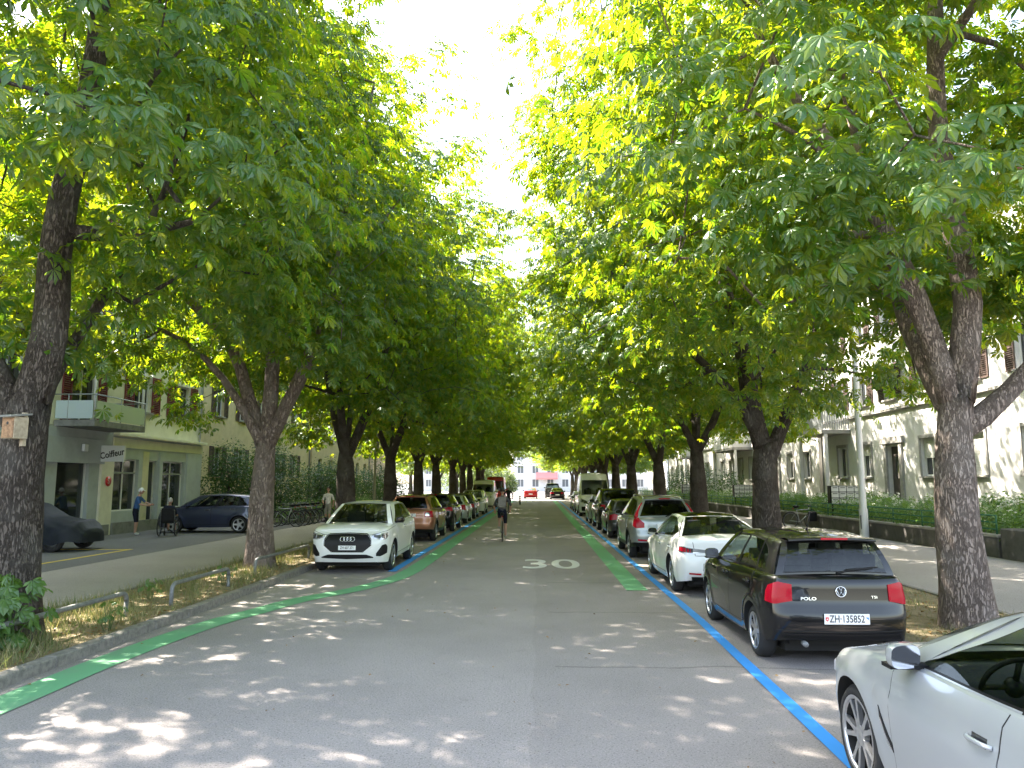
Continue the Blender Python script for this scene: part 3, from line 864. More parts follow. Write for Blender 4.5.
        def panel(Bs, Rs, kind, win):
            """win(i) -> None or (lo, hi, tag)"""
            n = len(Bs)
            for side in (1, -1):
                for i in range(n - 1):
                    w0, w1, wc = win(i), win(i + 1), win(i + .5)
                    if wc is None:
                        ts0 = ts1 = [0, .06, .3, .6, .86, .90, .94, .97, .99, 1]; cls = ['p'] * 9
                        if s.blackpillar(kind, (i + .5) / (n - 1)): cls = ['t'] * 5 + ['p'] * 4
                    else:
                        w0 = w0 or wc; w1 = w1 or wc
                        f = lambda w: [0, max(.0, w[0] - .03), w[0], lerp(w[0], w[1], .33), lerp(w[0], w[1], .66), w[1], min(w[1] + .035, .985), max(w[1] + .036, .96), .985, 1]
                        ts0, ts1 = f(w0), f(w1); cls = ['p', 't', 'g', 'g', 'g', 't', 'p', 'p', 'p']
                    for j in range(len(cls)):
                        q = [G(Bs[i], Rs[i], ts0[j], kind), G(Bs[i + 1], Rs[i + 1], ts1[j], kind), G(Bs[i + 1], Rs[i + 1], ts1[j + 1], kind), G(Bs[i], Rs[i], ts0[j + 1], kind)]
                        q = [(p[0] * side, p[1], p[2]) for p in q]
                        if side < 0: q = q[::-1]
                        if cls[j] == 'g':
                            key = (wc[2], side if kind == 'S' else 0); glass.setdefault(key, MB()).add(q, [(0, 1, 2, 3)], 0, True)
                        else:
                            body.add(q, [(0, 1, 2, 3)], {'p': 0, 't': 1}[cls[j]], True)
        mg = .10
        panel(F_b, F_r, 'F', lambda i: (.035, s.__dict__.get('fwin', .95), 'windshield') if i <= (nf - 1) * (1 - s.apil) + .01 else None)
        def swin(i):
            a = i / (ns - 1)
            if a < s.dlo[0] - 1e-6 or a > s.dlo[1] + 1e-6: return None
            for k, (pa, pw) in enumerate(s.pillars):
                if abs(a - pa) < pw / 2 - 1e-6: return None
            seg = sum(1 for pa, pw in s.pillars if a > pa)
            lo = itp(s.dlo_lo, a); hi = itp(s.dlo_hi, a)
            return (lo, max(hi, lo + .015), 'side_window%d' % seg)
        panel(S_b, S_r, 'S', swin)
        rw = s.__dict__.get('rwin', (.08, .90, .10))
        panel(R_b, R_r, 'R', (lambda i: (rw[0], rw[1], 'rear_window') if i >= (nr - 1) * rw[2] - .01 else None) if rw else (lambda i: None))
        # ---- roof skin
        loop = [G(b, r, 1, 'F') for b, r in zip(F_b, F_r)][:-1] + [G(b, r, 1, 'S') for b, r in zip(S_b, S_r)] + [G(b, r, 1, 'R') for b, r in zip(R_b, R_r)][1:]
        rows = []
        yfc, yrc = loop[0][1], loop[-1][1]
        for p in loop:
            d = min(yfc - p[1], p[1] - yrc); row = []
            for k in np.linspace(-1, 1, 15):
                row.append((p[0] * k, p[1], p[2] + s.rcrown * sstep(d / .5) * (1 - k * k)))
            rows.append(row)
        body.grid(rows, s.__dict__.get('roofmat', 0), True)
        me_ = body
        # merge close points so the paint shades smoothly
        o = body.build('body', [P_, TR, UN, M['glass_dark']], root)
        bm = bmesh.new(); bm.from_mesh(o.data); bmesh.ops.remove_doubles(bm, verts=bm.verts, dist=.0015)
        bmesh.ops.recalc_face_normals(bm, faces=bm.faces); bm.to_mesh(o.data); bm.free()
        o.data.set_sharp_from_angle(angle=R(38)); s.body = o
        for (nm, side), mb in sorted(glass.items()):
            gm = M['glass_dark'] if ((nm == 'rear_window' or nm in ('side_window1', 'side_window2')) and s.__dict__.get('privacy')) else M['glass']
            if s.__dict__.get('alldark'): gm = M['glass_dark']
            go = mb.build(nm.rstrip('0123456789'), gm, root)
            bm = bmesh.new(); bm.from_mesh(go.data); bmesh.ops.remove_doubles(bm, verts=bm.verts, dist=.001); bm.to_mesh(go.data); bm.free()
        s.zr = zr
        return root
    def blackpillar(s, kind, a):
        return kind == 'S' and s.dlo[0] < a < s.dlo[1]

    # ---- parts
    def wheels(s, style='five', tyre_w=.21):
        mb = MB(); Rr = s.R; rim = Rr * s.__dict__.get('rimk', .70); w = tyre_w
        X = Matrix.Rotation(R(90), 4, 'Y')
        prof = [(rim, -w / 2 + .012), (rim + .02, -w / 2), (Rr - .035, -w / 2 + .004), (Rr - .008, -w / 2 + .03), (Rr, -w / 4), (Rr, w / 4), (Rr - .008, w / 2 - .03), (Rr - .035, w / 2 - .004), (rim + .02, w / 2), (rim, w / 2 - .012)]
        mb.lathe(prof, 40, X, 0, True, closed=True)
        tyre = mb
        rb = MB()
        rb.lathe([(rim + .004, w / 2 - .004), (rim - .018, w / 2 - .006), (rim - .024, w / 2 - .02)], 36, X, 0); rb.lathe([(rim - .024, w / 2 - .02), (rim - .03, w / 2 - .04), (rim - .035, -w / 2)], 36, X, 1)
        rb.lathe([(rim - .03, w / 2 - .11), (.001, w / 2 - .11)], 24, X, 1)
        rb.lathe([(rim * .62, w / 2 - .09), (rim * .62, w / 2 - .085), (.05, w / 2 - .085)], 24, X, 2)
        rb.lathe([(.075, w / 2 - .06), (.07, w / 2 - .024), (.035, w / 2 - .018), (.001, w / 2 - .018)], 20, X, 0)
        n = {'five': 5, 'ten': 10, 'twin': 5, 'steel': 12, 'seven': 7}[style]
        for k in range(n):
            for tw in ((-.055, .055) if style == 'twin' else (0,)):
                a0 = 2 * math.pi * k / n; wd = {'five': .034, 'twin': .017, 'ten': .016, 'steel': .022, 'seven': .026}[style]
                r0, r1 = .05, rim - .016
                pts = []
                for (r_, wk, dep) in ((r0, 1.25, .022), ((r0 + r1) / 2, .9, .018), (r1, 1.15, .012)):
                    for sg in (-1, 1):
                        da = (tw if style == 'twin' else 0) * (1.9 if r_ > rim * .5 else 1.6) * (1 if r_ > .06 else .6)
                        y_ = sg * wd * wk + da * r_ * 2.2; pts.append((w / 2 - dep, y_, r_))
                V = []
                for (px_, py_, pz_) in pts:
                    for dx in (0, -.03):
                        V.append(Matrix.Rotation(a0, 3, 'X') @ Vector((px_ + dx, py_, pz_)))
                rb.add(V, [(0, 2, 6, 4), (4, 6, 10, 8), (0, 4, 5, 1), (4, 8, 9, 5), (2, 3, 7, 6), (6, 7, 11, 10)], 0)
        for yw in (s.ya, s.yb):
            for sd in (1, -1):
                x = s.hw - w / 2 - .022
                t = tyre.build('wheel', M['rubber'], s.root) if (yw == s.ya and sd == 1) else None
                if t is None:
                    t = bpy.data.objects.new('wheel', s._tm); C.objects.link(t); t.parent = s.root
                    r_ = bpy.data.objects.new('rim', s._rm); C.objects.link(r_); r_.parent = t
                else:
                    s._tm = t.data; r_ = rb.build('rim', [M['rim_dark'] if s.__dict__.get('darkrim') else M['rim'], M['under'], M['rim_dark']], t, sharp=35); s._rm = r_.data
                t.location = (x * sd, yw, s.R); t.rotation_euler = (R(13 * sd + 30), 0, 0 if sd > 0 else math.pi)
    def doors(s, ds, handles=True, z_off=.04, chrome=False):
        """ds = [(d_front, d_rear)] distances from the nose"""
        ds = [list(d) for d in ds]
        for i in range(len(ds) - 1): m_ = (ds[i][1] + ds[i + 1][0]) / 2; ds[i][1] = m_ - .003; ds[i + 1][0] = m_ + .003
        for sd in (1, -1):
            for i, (d0, d1) in enumerate(ds):
                u0, u1 = s.u_at_y(s.yf - d0), s.u_at_y(s.yf - d1)
                us = np.linspace(u0 + .003, u1 - .003, 22)
                def lo(u):
                    x, y, *_ = s.plan(u); z = itp(s.zsill, s.yf - y) + .12
                    for yw in (s.ya, s.yb):
                        d = abs(y - yw); ra = s.Ra + .075
                        if d < ra: z = max(z, s.R + math.sqrt(ra * ra - d * d))
                    return z
                hi = lambda u: s.zTop(s.plan(u)[1]) - .012
                mb = MB(); s.patch(mb, us, lo, hi, .0075, 0, sd, 12, .008)
                # dark shut-line round the door
                for uu in (u0, u1): s.line(mb, [(uu, lo(uu) - .004), (uu, hi(uu))], .010, .006, 1, sd)
                s.line(mb, [(u, lo(u) - .006) for u in us], .010, .006, 1, sd)
                door = mb.build('door', [M[s.paint], M['under']], s.root)
                if handles:
                    uh = u1 - .15; zh = hi(uh) - .10 if not s.__dict__.get('hz') else s.hz
                    h = MB(); n = s.nrm(uh, zh); p = np.array(s.pt(uh, zh)); pts = []
                    for q in np.linspace(-.105, .105, 9):
                        pp = np.array(s.pt(uh + q, zh)); off = .011 + .030 * (1 - (q / .105) ** 4)
                        pp = pp + s.nrm(uh + q, zh) * off; pts.append((pp[0] * sd, pp[1], pp[2]))
                    h.tube(pts, .0125, 8, 0)
                    s.patch(h, np.linspace(uh - .075, uh + .055, 6), zh - .028, zh + .028, .0095, 1, sd, 3, .003)
                    h.build('door_handle', [M['chrome'] if chrome else M[s.paint], M['lens_dark']], door)
    def light(s, name, end, s0, s1, zlo, zhi, mats, off=.008, cuts=(), n=12, nz=6):
        """lamp lying on the body; arc distances are from the front or rear centre; cuts = (t0,t1,f0,f1,mat index) inner zones"""
        for sd in (1, -1):
            mb = MB()
            f = (lambda q: q) if end == 'f' else (lambda q: s.T - q)
            Q = np.linspace(s0, s1, n); us = [f(q) for q in Q]
            t = np.linspace(0, 1, n)
            a = [itp(zlo, q) for q in t]; b = [itp(zhi, q) for q in t]
            fl = sd if end == 'f' else -sd
            def put(us, a, b, o, mi, sk):
                s.patch(mb, us, a, b, o, mi, sd, nz, sk)
            put(us, a, b, off, 0, .014)
            for (t0, t1, f0, f1, mi) in cuts:
                tt = np.linspace(t0, t1, 6); uu = [f(lerp(s0, s1, q)) for q in tt]
                aa = [lerp(itp(zlo, q), itp(zhi, q), f0) for q in tt]; bb = [lerp(itp(zlo, q), itp(zhi, q), f1) for q in tt]
                put(uu, aa, bb, off + .004, mi, .004)
            mb.build(name, mats, s.root)
    def band(s, name, end, half, zlo, zhi, mats, off=.006, n=21, nz=6, extra=None):
        """part that straddles the centre line of nose or tail, |arc| <= half; zlo/zhi tables over |arc|"""
        mb = MB(); f = (lambda q: q) if end == 'f' else (lambda q: s.T - q)
        Q = np.linspace(0, half, n); us = [f(q) for q in Q]
        a = [itp(zlo, q) for q in Q]; b = [itp(zhi, q) for q in Q]
        for sd in (1, -1): s.patch(mb, us, a, b, off, 0, sd, nz, .012)
        if extra: extra(mb, f)
        return mb.build(name, mats, s.root)
    def frame(s, end, z, off=.0, x=0):
        """matrix of a label lying on nose or tail at height z, reading upright from outside"""
        u = abs(x) if end == 'f' else s.T - abs(x)
        p = np.array(s.pt(u, z)); n = s.nrm(u, z)
        if x < 0: p[0] *= -1; n = n * np.array([-1, 1, 1])
        p = p + n * off
        xd = Vector((0, 0, 1)).cross(Vector(n))
        return frame_mat(p, xd, Vector(n).cross(xd))
    def plate(s, end, z, text, size=(.50, .115), x=0, tsize=.10, front=False, shields=True):
        Mx = s.frame(end, z, .016, x)
        mb = MB(); mb.box((0, 0, 0), (size[0], size[1], .012))
        o = mb.build('number_plate', M['plate'], s.root, bevel=.004); o.matrix_local = Mx
        if text:
            text_obj('plate_lettering', text, tsize, Matrix.Translation((0, 0, .0065)), M['ink'], o, .0008, .80, 1.05, off=.0012)
            if shields:
                mb = MB(); q = size[0] / 2 - .030
                mb.add([(-q - .017, .022, .0075), (-q - .017, -.008, .0075), (-q, -.026, .0075), (-q + .017, -.008, .0075), (-q + .017, .022, .0075)], [(0, 1, 2, 3, 4)])
                mb.box((-q, 0, .0082), (.018, .006, .001), 1); mb.box((-q, 0, .0082), (.006, .018, .001), 1)
                mb.add([(q - .017, .022, .0075), (q - .017, -.008, .0075), (q, -.026, .0075), (q + .017, -.008, .0075), (q + .017, .022, .0075)], [(0, 1, 2, 3, 4)], 1)
                mb.add([(q - .017, .022, .0079), (q + .017, -.008, .0079), (q + .017, .022, .0079)], [(0, 1, 2)], 2)
                mb.build('plate_shield', [M['redpaint'], M['plate'], M['bluepaint']], o)
        return o
    def mirrors(s, d, z=None, mat=None, k=1.0):
        for sd in (1, -1):
            u = s.u_at_y(s.yf - d); y = s.yf - d; z0 = (z or s.zTop(y) + .02)
            p = Vector(s.pt(u, s.zTop(y))); p.x -= .02
            mb = MB()
            cx, cz = p.x + .135 * k, z0 + .055
            mb.tube([(sd * (p.x - .01), y, z0 - .02), (sd * (p.x + .06), y - .01, z0 - .002), (sd * (p.x + .10), y - .01, z0 + .01)], [.03, .024, .022], 8, 1)
            rows = []
            for i in range(9):
                a = i / 8; sc = math.sin(math.pi * min(.5, .12 + a * .55)) if a < .8 else 1.0
                yy = y + .075 - .15 * a; e = [.35, .62, .8, .9, .96, 1, 1, 1, .97][i]
                row = []
                for q in range(17):
                    w = 2 * math.pi * q / 16; c_, s_ = math.cos(w), math.sin(w)
                    c_ = math.copysign(abs(c_) ** .6, c_); s_ = math.copysign(abs(s_) ** .6, s_)
                    row.append((sd * (cx + .10 * k * e * c_), yy - (.03 * c_ if i > 0 else 0), cz + .068 * k * e * s_ + .004 * (1 - a)))
                rows.append(row)
            nlow = len(rows)
            mb.grid(rows, 0, True, flip=sd < 0)
            mb.add([rows[0][q] for q in range(16)], [tuple(range(16))[::-1] if sd > 0 else tuple(range(16))], 0, True)
            mb.box((sd * cx, y + .0, cz - .062 * k), (.17 * k, .12, .022), 1)
            V = [(x_, y_ - .0005, z_) for (x_, y_, z_) in rows[-1][:16]]
            ms = mb.build('mirror', [mat or M[s.paint], M['trim']], s.root, sharp=50)
            mg = MB(); mg.add(V, [tuple(range(16))]); mg.build('mirror_glass', M['chrome'], ms)
    def cabin(s, wheel=True, light_trim=False, seats=True):
        mb = MB(); yc = s.yf - s.cowl; zf = .5; zb = s.zTop(yc)
        mb.box((0, -.1, .52), (s.W - .34, s.L * .62, .06))
        # dashboard
        rows = []
        for (dy, z) in ((.22, zb - .05), (.0, zb - .02), (-.18, zb - .03), (-.30, zb - .09), (-.34, zb - .2), (-.30, zb - .4)):
            rows.append([(x, yc + dy - .05 * (abs(x) / s.hw) ** 2, z + (.03 if abs(x + .38) < .2 and dy < 0 and dy > -.3 else 0)) for x in np.linspace(-s.hw + .13, s.hw - .13, 15)])
        mb.grid(rows, 0, True)
        sh = s.__dict__.get('seat_d', s.cowl + 1.25)
        rowsY = [s.yf - sh] + ([s.yf - sh - .85] if s.__dict__.get('rear_seats', True) else [])
        for ri, ys in enumerate(rowsY):
            for x in (-.38, .38) if ri == 0 or True else (0,):
                w = .25 if ri == 0 else .30
                top = min(zb + .22, s.H - .33)
                mb.box((x, ys + .22, .62), (2 * w - .02, .5, .16))
                for k in range(5):
                    t = k / 4
                    mb.box((x, ys - .02 - .16 * t, lerp(.66, top, t)), (2 * w * (1 - .12 * t), .13, (top - .66) / 4 + .02))
                mb.box((x, ys - .20, top + .13), (.25, .09, .17))
                mb.box((x, ys - .19, top + .03), (.05, .03, .08))
        mb.build('cabin', [M['interior']], s.root, bevel=.02)
        if wheel:
            st = MB(); c_ = Vector((-.37, yc - .48, zb - .055)); ax = Matrix.Rotation(R(-65), 4, 'X')
            st.tube([c_ + (ax @ Vector((.185 * math.cos(a), .185 * math.sin(a), 0))) for a in np.linspace(0, 2 * math.pi, 25)], .016, 8, cap=False)
            for a in (0, math.pi, -math.pi / 2): st.tube([c_, c_ + (ax @ Vector((.18 * math.cos(a), .18 * math.sin(a), 0)))], .018, 6)
            st.ball(c_, (.06, .05, .06), 10, 6)
            st.build('steering_wheel', M['trim'], s.root)
    def wiper(s, z0, x0, x1):
        pass
# ------------------------------------------------------------------ the car kinds
PS = [(0, .10), (.18, .06), (.28, .025), (.42, .012), (.60, 0), (.76, .008), (.80, .016), (.95, .040), (1.2, .075)]
def spec_hatch(**k):
    d = dict(L=3.97, W=1.68, H=1.46, R=.30, wb=2.47, fo=.82, paint='p_black', crown=.045, rcrown=.035, cowl=1.02, rbelt=3.76, wbow=.22,
        roofw=(.54, .53), rooff=1.78, roofr=3.58, apil=.10, bulge=.03, rbow=.07,
        ztop=[(0, .72), (.12, .79), (.4, .86), (1.0, .94), (2.2, .975), (3.3, 1.0), (3.97, 1.0)],
        zroof=[(1.6, 1.395), (2.2, 1.43), (2.8, 1.435), (3.4, 1.40), (3.7, 1.37)],
        zsill=[(0, .24), (.3, .20), (2, .21), (3.5, .23), (3.97, .30)],
        pf=[(0, .12), (.22, .06), (.34, .0), (.50, 0), (.62, .03), (.75, .09), (1, .2)], ps=PS,
        pr=[(0, .16), (.28, .09), (.36, .02), (.46, 0), (.60, .0), (.64, .035), (.80, .05), (1.0, .065)],
        dlo=(.10, .90), pillars=[(.475, .03), (.775, .022)], dlo_lo=[(0, .07), (1, .10)], dlo_hi=[(.10, .10), (.135, .40), (.20, .86), (.5, .87), (.78, .83), (.87, .66), (.90, .5)], rwin=(.07, .87, .10))
    d.update(k); return Car(**d)
def spec_suv(**k):
    d = dict(L=4.48, W=1.85, H=1.60, R=.355, wb=2.68, fo=.88, paint='p_white', crown=.055, rcrown=.035, cowl=1.12, rbelt=4.24, wbow=.22,
        roofw=(.60, .56), rooff=1.86, roofr=3.98, apil=.10, bulge=.035, rbow=.08,
        ztop=[(0, .90), (.1, .95), (.4, 1.01), (1.1, 1.07), (2.4, 1.09), (3.6, 1.12), (4.48, 1.12)],
        zroof=[(1.7, 1.52), (2.3, 1.56), (3.0, 1.565), (3.8, 1.52), (4.2, 1.47)],
        zsill=[(0, .26), (.35, .24), (2, .28), (4, .30), (4.48, .36)],
        pf=[(0, .14), (.26, .07), (.36, .01), (.46, 0), (.70, .01), (.84, .05), (.95, .12), (1.1, .2)],
        ps=[(0, .12), (.30, .05), (.40, .02), (.60, .008), (.80, 0), (.93, .012), (.97, .02), (1.15, .05), (1.3, .08)],
        pr=[(0, .20), (.34, .10), (.44, .02), (.58, 0), (.72, .01), (.78, .04), (.95, .05), (1.15, .075)],
        front=[(0, 0), (.34, .01), (.62, .045), (.84, .14), (.94, .28), (.985, .52), (1, .95)],
        dlo=(.09, .90), pillars=[(.45, .03), (.76, .022)], dlo_lo=[(0, .07), (1, .12)], dlo_hi=[(.09, .09), (.12, .40), (.18, .86), (.5, .87), (.78, .82), (.87, .60), (.90, .4)], rwin=(.08, .88, .10))
    d.update(k); return Car(**d)
def spec_saloon(**k):
    d = dict(L=4.69, W=1.85, H=1.44, R=.335, wb=2.875, fo=.84, paint='p_white', crown=.05, rcrown=.04, cowl=1.10, rbelt=4.06, wbow=.30,
        roofw=(.56, .52), rooff=2.02, roofr=3.10, apil=.08, bulge=.035, rbow=.16, roofbow=1.2,
        ztop=[(0, .62), (.15, .70), (.5, .80), (1.1, .90), (2.4, .955), (3.5, 1.0), (4.3, 1.06), (4.69, 1.05)],
        zroof=[(1.8, 1.38), (2.3, 1.415), (2.7, 1.41), (3.1, 1.375), (3.4, 1.33)],
        zsill=[(0, .22), (.3, .18), (2, .19), (4, .21), (4.69, .30)],
        pf=[(0, .14), (.2, .06), (.30, .01), (.40, 0), (.52, .02), (.66, .09), (.9, .2)], ps=PS,
        pr=[(0, .26), (.28, .16), (.38, .04), (.48, 0), (.66, .005), (.80, .04), (.95, .03), (1.06, .02), (1.2, .05)],
        dlo=(.10, .97), pillars=[(.49, .028), (.80, .012)], dlo_lo=[(0, .07), (.8, .12), (.97, .24)], dlo_hi=[(.10, .10), (.15, .45), (.25, .86), (.5, .885), (.75, .86), (.9, .62), (.97, .28)], rwin=(.03, .985, .06))
    d.update(k); return Car(**d)
def spec_coupe(**k):
    d = dict(L=4.64, W=1.83, H=1.38, R=.335, wb=2.81, fo=.79, paint='p_silver', crown=.05, rcrown=.035, cowl=1.28, rbelt=3.98, wbow=.28,
        roofw=(.53, .50), rooff=2.12, roofr=3.12, apil=.09, bulge=.03, rbow=.14, roofbow=1.1, rear_seats=False, rimk=.76,
        ztop=[(0, .68), (.12, .76), (.5, .86), (1.3, .955), (2.4, .975), (3.4, 1.0), (4.2, 1.02), (4.64, 1.0)],
        zroof=[(2.0, 1.355), (2.4, 1.395), (2.8, 1.395), (3.2, 1.35), (3.5, 1.29)],
        zsill=[(0, .20), (.3, .16), (2, .17), (4, .19), (4.64, .28)],
        pf=[(0, .14), (.2, .05), (.30, .01), (.42, 0), (.56, .02), (.68, .07), (.9, .2)],
        ps=[(0, .09), (.18, .055), (.27, .035), (.36, .03), (.50, .012), (.66, .0), (.735, .0), (.765, .014), (.85, .030), (1.0, .055)],
        pr=[(0, .26), (.28, .16), (.38, .04), (.48, 0), (.66, .005), (.80, .04), (1.0, .03), (1.2, .05)],
        dlo=(.11, .97), pillars=[(.50, .030), (.83, .02)], dlo_lo=[(0, .05), (.8, .07), (.97, .16)], dlo_hi=[(.11, .06), (.15, .36), (.26, .84), (.45, .885), (.7, .85), (.9, .5), (.97, .18)], rwin=(.06, .93, .08))
    d.update(k); return Car(**d)
def spec_van(**k):
    d = dict(L=5.4, W=2.02, H=2.72, R=.345, wb=3.25, fo=.98, paint='p_white', crown=.05, rcrown=.04, cowl=.72, rbelt=5.26, wbow=.20,
        roofw=(.78, .78), rooff=1.55, roofr=5.22, apil=.09, bulge=.02, rbow=.06, roofbow=.3, rear_seats=False, seat_d=1.75,
        ztop=[(0, 1.08), (.1, 1.16), (.3, 1.24), (.72, 1.32), (1.6, 1.34), (5.0, 1.34), (5.4, 1.34)],
        zroof=[(1.3, 2.56), (2.0, 2.64), (3.0, 2.66), (4.6, 2.65), (5.3, 2.62)],
        zsill=[(0, .28), (.35, .26), (2, .30), (4, .32), (5.4, .38)],
        pf=[(0, .16), (.28, .06), (.38, .0), (.60, 0), (.80, .03), (1.0, .10), (1.3, .22)],
        ps=[(0, .10), (.30, .04), (.45, .01), (.8, 0), (1.1, .01), (1.3, .03), (1.5, .05)], pr=[(0, .12), (.38, .03), (.5, 0), (1.3, .01), (1.5, .02)],
        rear=[(1, .95), (1, .45), (.995, .18), (.97, .07), (.80, .02), (.4, .004), (0, 0)],
        dlo=(.05, .27), pillars=[], dlo_lo=[(0, .04), (1, .06)], dlo_hi=[(.05, .05), (.08, .3), (.14, .56), (.27, .60)], rwin=None, fwin=.66)
    d.update(k); return Car(**d)

def basic(c, name, label, loc, rz, group, doors, style='five', mirror_d=None, cab=True, rails=False, cat='car', **k):
    c.build(name, label, loc, rz, group, cat)
    c.wheels(style)
    c.doors(doors, chrome=k.get('chrome', False)); c.mirrors(mirror_d or doors[0][0] + .16, mat=k.get('mirmat'), k=k.get('mk', 1))
    if cab: c.cabin()
    if rails:
        for sd in (1, -1):
            mb = MB(); n = len(c.S_r); P = []
            for i in range(int(n * .08), int(n * .92), 3): p = c.S_r[i]; P.append(((p[0] - .055) * sd, p[1], p[2] + .05))
            P = [(P[0][0], P[0][1] + .06, P[0][2] - .05)] + P + [(P[-1][0], P[-1][1] - .06, P[-1][2] - .05)]
            mb.tube(P, .016, 8); mb.build('roof_rail', M['chrome'] if rails == 'chrome' else M['trim'], c.root)
    return c
def top_extras(c, antenna=None, spoiler=False, wiper=False):
    yr = c.yf - c.roofr
    if spoiler:
        z = c.zr(yr); w = c.roofw[1]; rows = []
        for (dy, dz) in ((.16, .012), (0, .028), (-.13, .018), (-.165, .004), (-.15, -.012), (0, -.025)):
            rows.append([(x, yr + dy - .07 * (1 - (x / w) ** 2), z + dz + .022 * (1 - (x / w) ** 2)) for x in np.linspace(-w + .03, w - .03, 17)])
        mb = MB(); mb.grid(rows, 0, True); so = mb.build('roof_spoiler', [M[c.paint]], c.root)
        mb = MB(); mb.box((0, yr - .232, z + .030), (.30, .012, .024)); mb.build('brake_light', M['red_lens'], so, bevel=.003)
    if antenna:
        z = c.zr(c.yf - antenna) + c.rcrown; mb = MB()
        mb.tube([(0, c.yf - antenna, z + .0), (0, c.yf - antenna - .02, z + .02), (0, c.yf - antenna - .15, z + .22)], [.02, .008, .004], 6); mb.build('antenna', M['trim'], c.root)
    if wiper:
        yb = c.yf - c.rbelt - c.rbow; zb = c.zTop(yb); yt = yr - .07; zt = c.zr(yr) + .02
        def on(x, t): return (x, lerp(yb, yt, t) - .035 * 4 * t * (1 - t) - .022, lerp(zb, zt, t) + .018 * 4 * t * (1 - t) + .006)
        mb = MB(); mb.tube([on(.0, .05), on(.16, .13), on(.40, .17)], [.014, .011, .008], 6); mb.tube([on(.10, .14), on(.46, .20)], .009, 6); mb.build('wiper', M['trim'], c.root)

RIGHTROW = 'cars parked along the right kerb'; LEFTROW = 'cars parked along the left kerb'
def ring_emblem(c, end, z, r, kind, off=.012):
    Mx = c.frame(end, z, off); mb = MB()
    def circ(cx, rr, th): mb.tube([(cx + rr * math.cos(a), rr * math.sin(a), 0) for a in np.linspace(0, 2 * math.pi, 33)], th, 6, cap=False)
    if kind == 'four_rings':
        for k in (-1.5, -.5, .5, 1.5): circ(k * r * 1.45, r, r * .14)
    elif kind == 'roundel':
        circ(0, r, r * .11)
        def bar(*p): mb.tube([(x * r, y * r, 0) for x, y in p], r * .075, 6)
        bar((-.36, .9), (0, .12), (.36, .9)); bar((-.82, .42), (-.40, -.78), (0, .02)); bar((0, .02), (.40, -.78), (.82, .42))
    elif kind == 'disc':
        mb.lathe([(r, 0), (r, .006), (r * .8, .01), (0.001, .012)], 24)
    mats = [M['chrome']]
    if kind == 'roundel':
        mb.lathe([(r * .97, -.006), (.001, -.004)], 24, None, 1); mats.append(M['ink'])
    o = mb.build('emblem', mats, c.root); o.matrix_local = Mx; return o

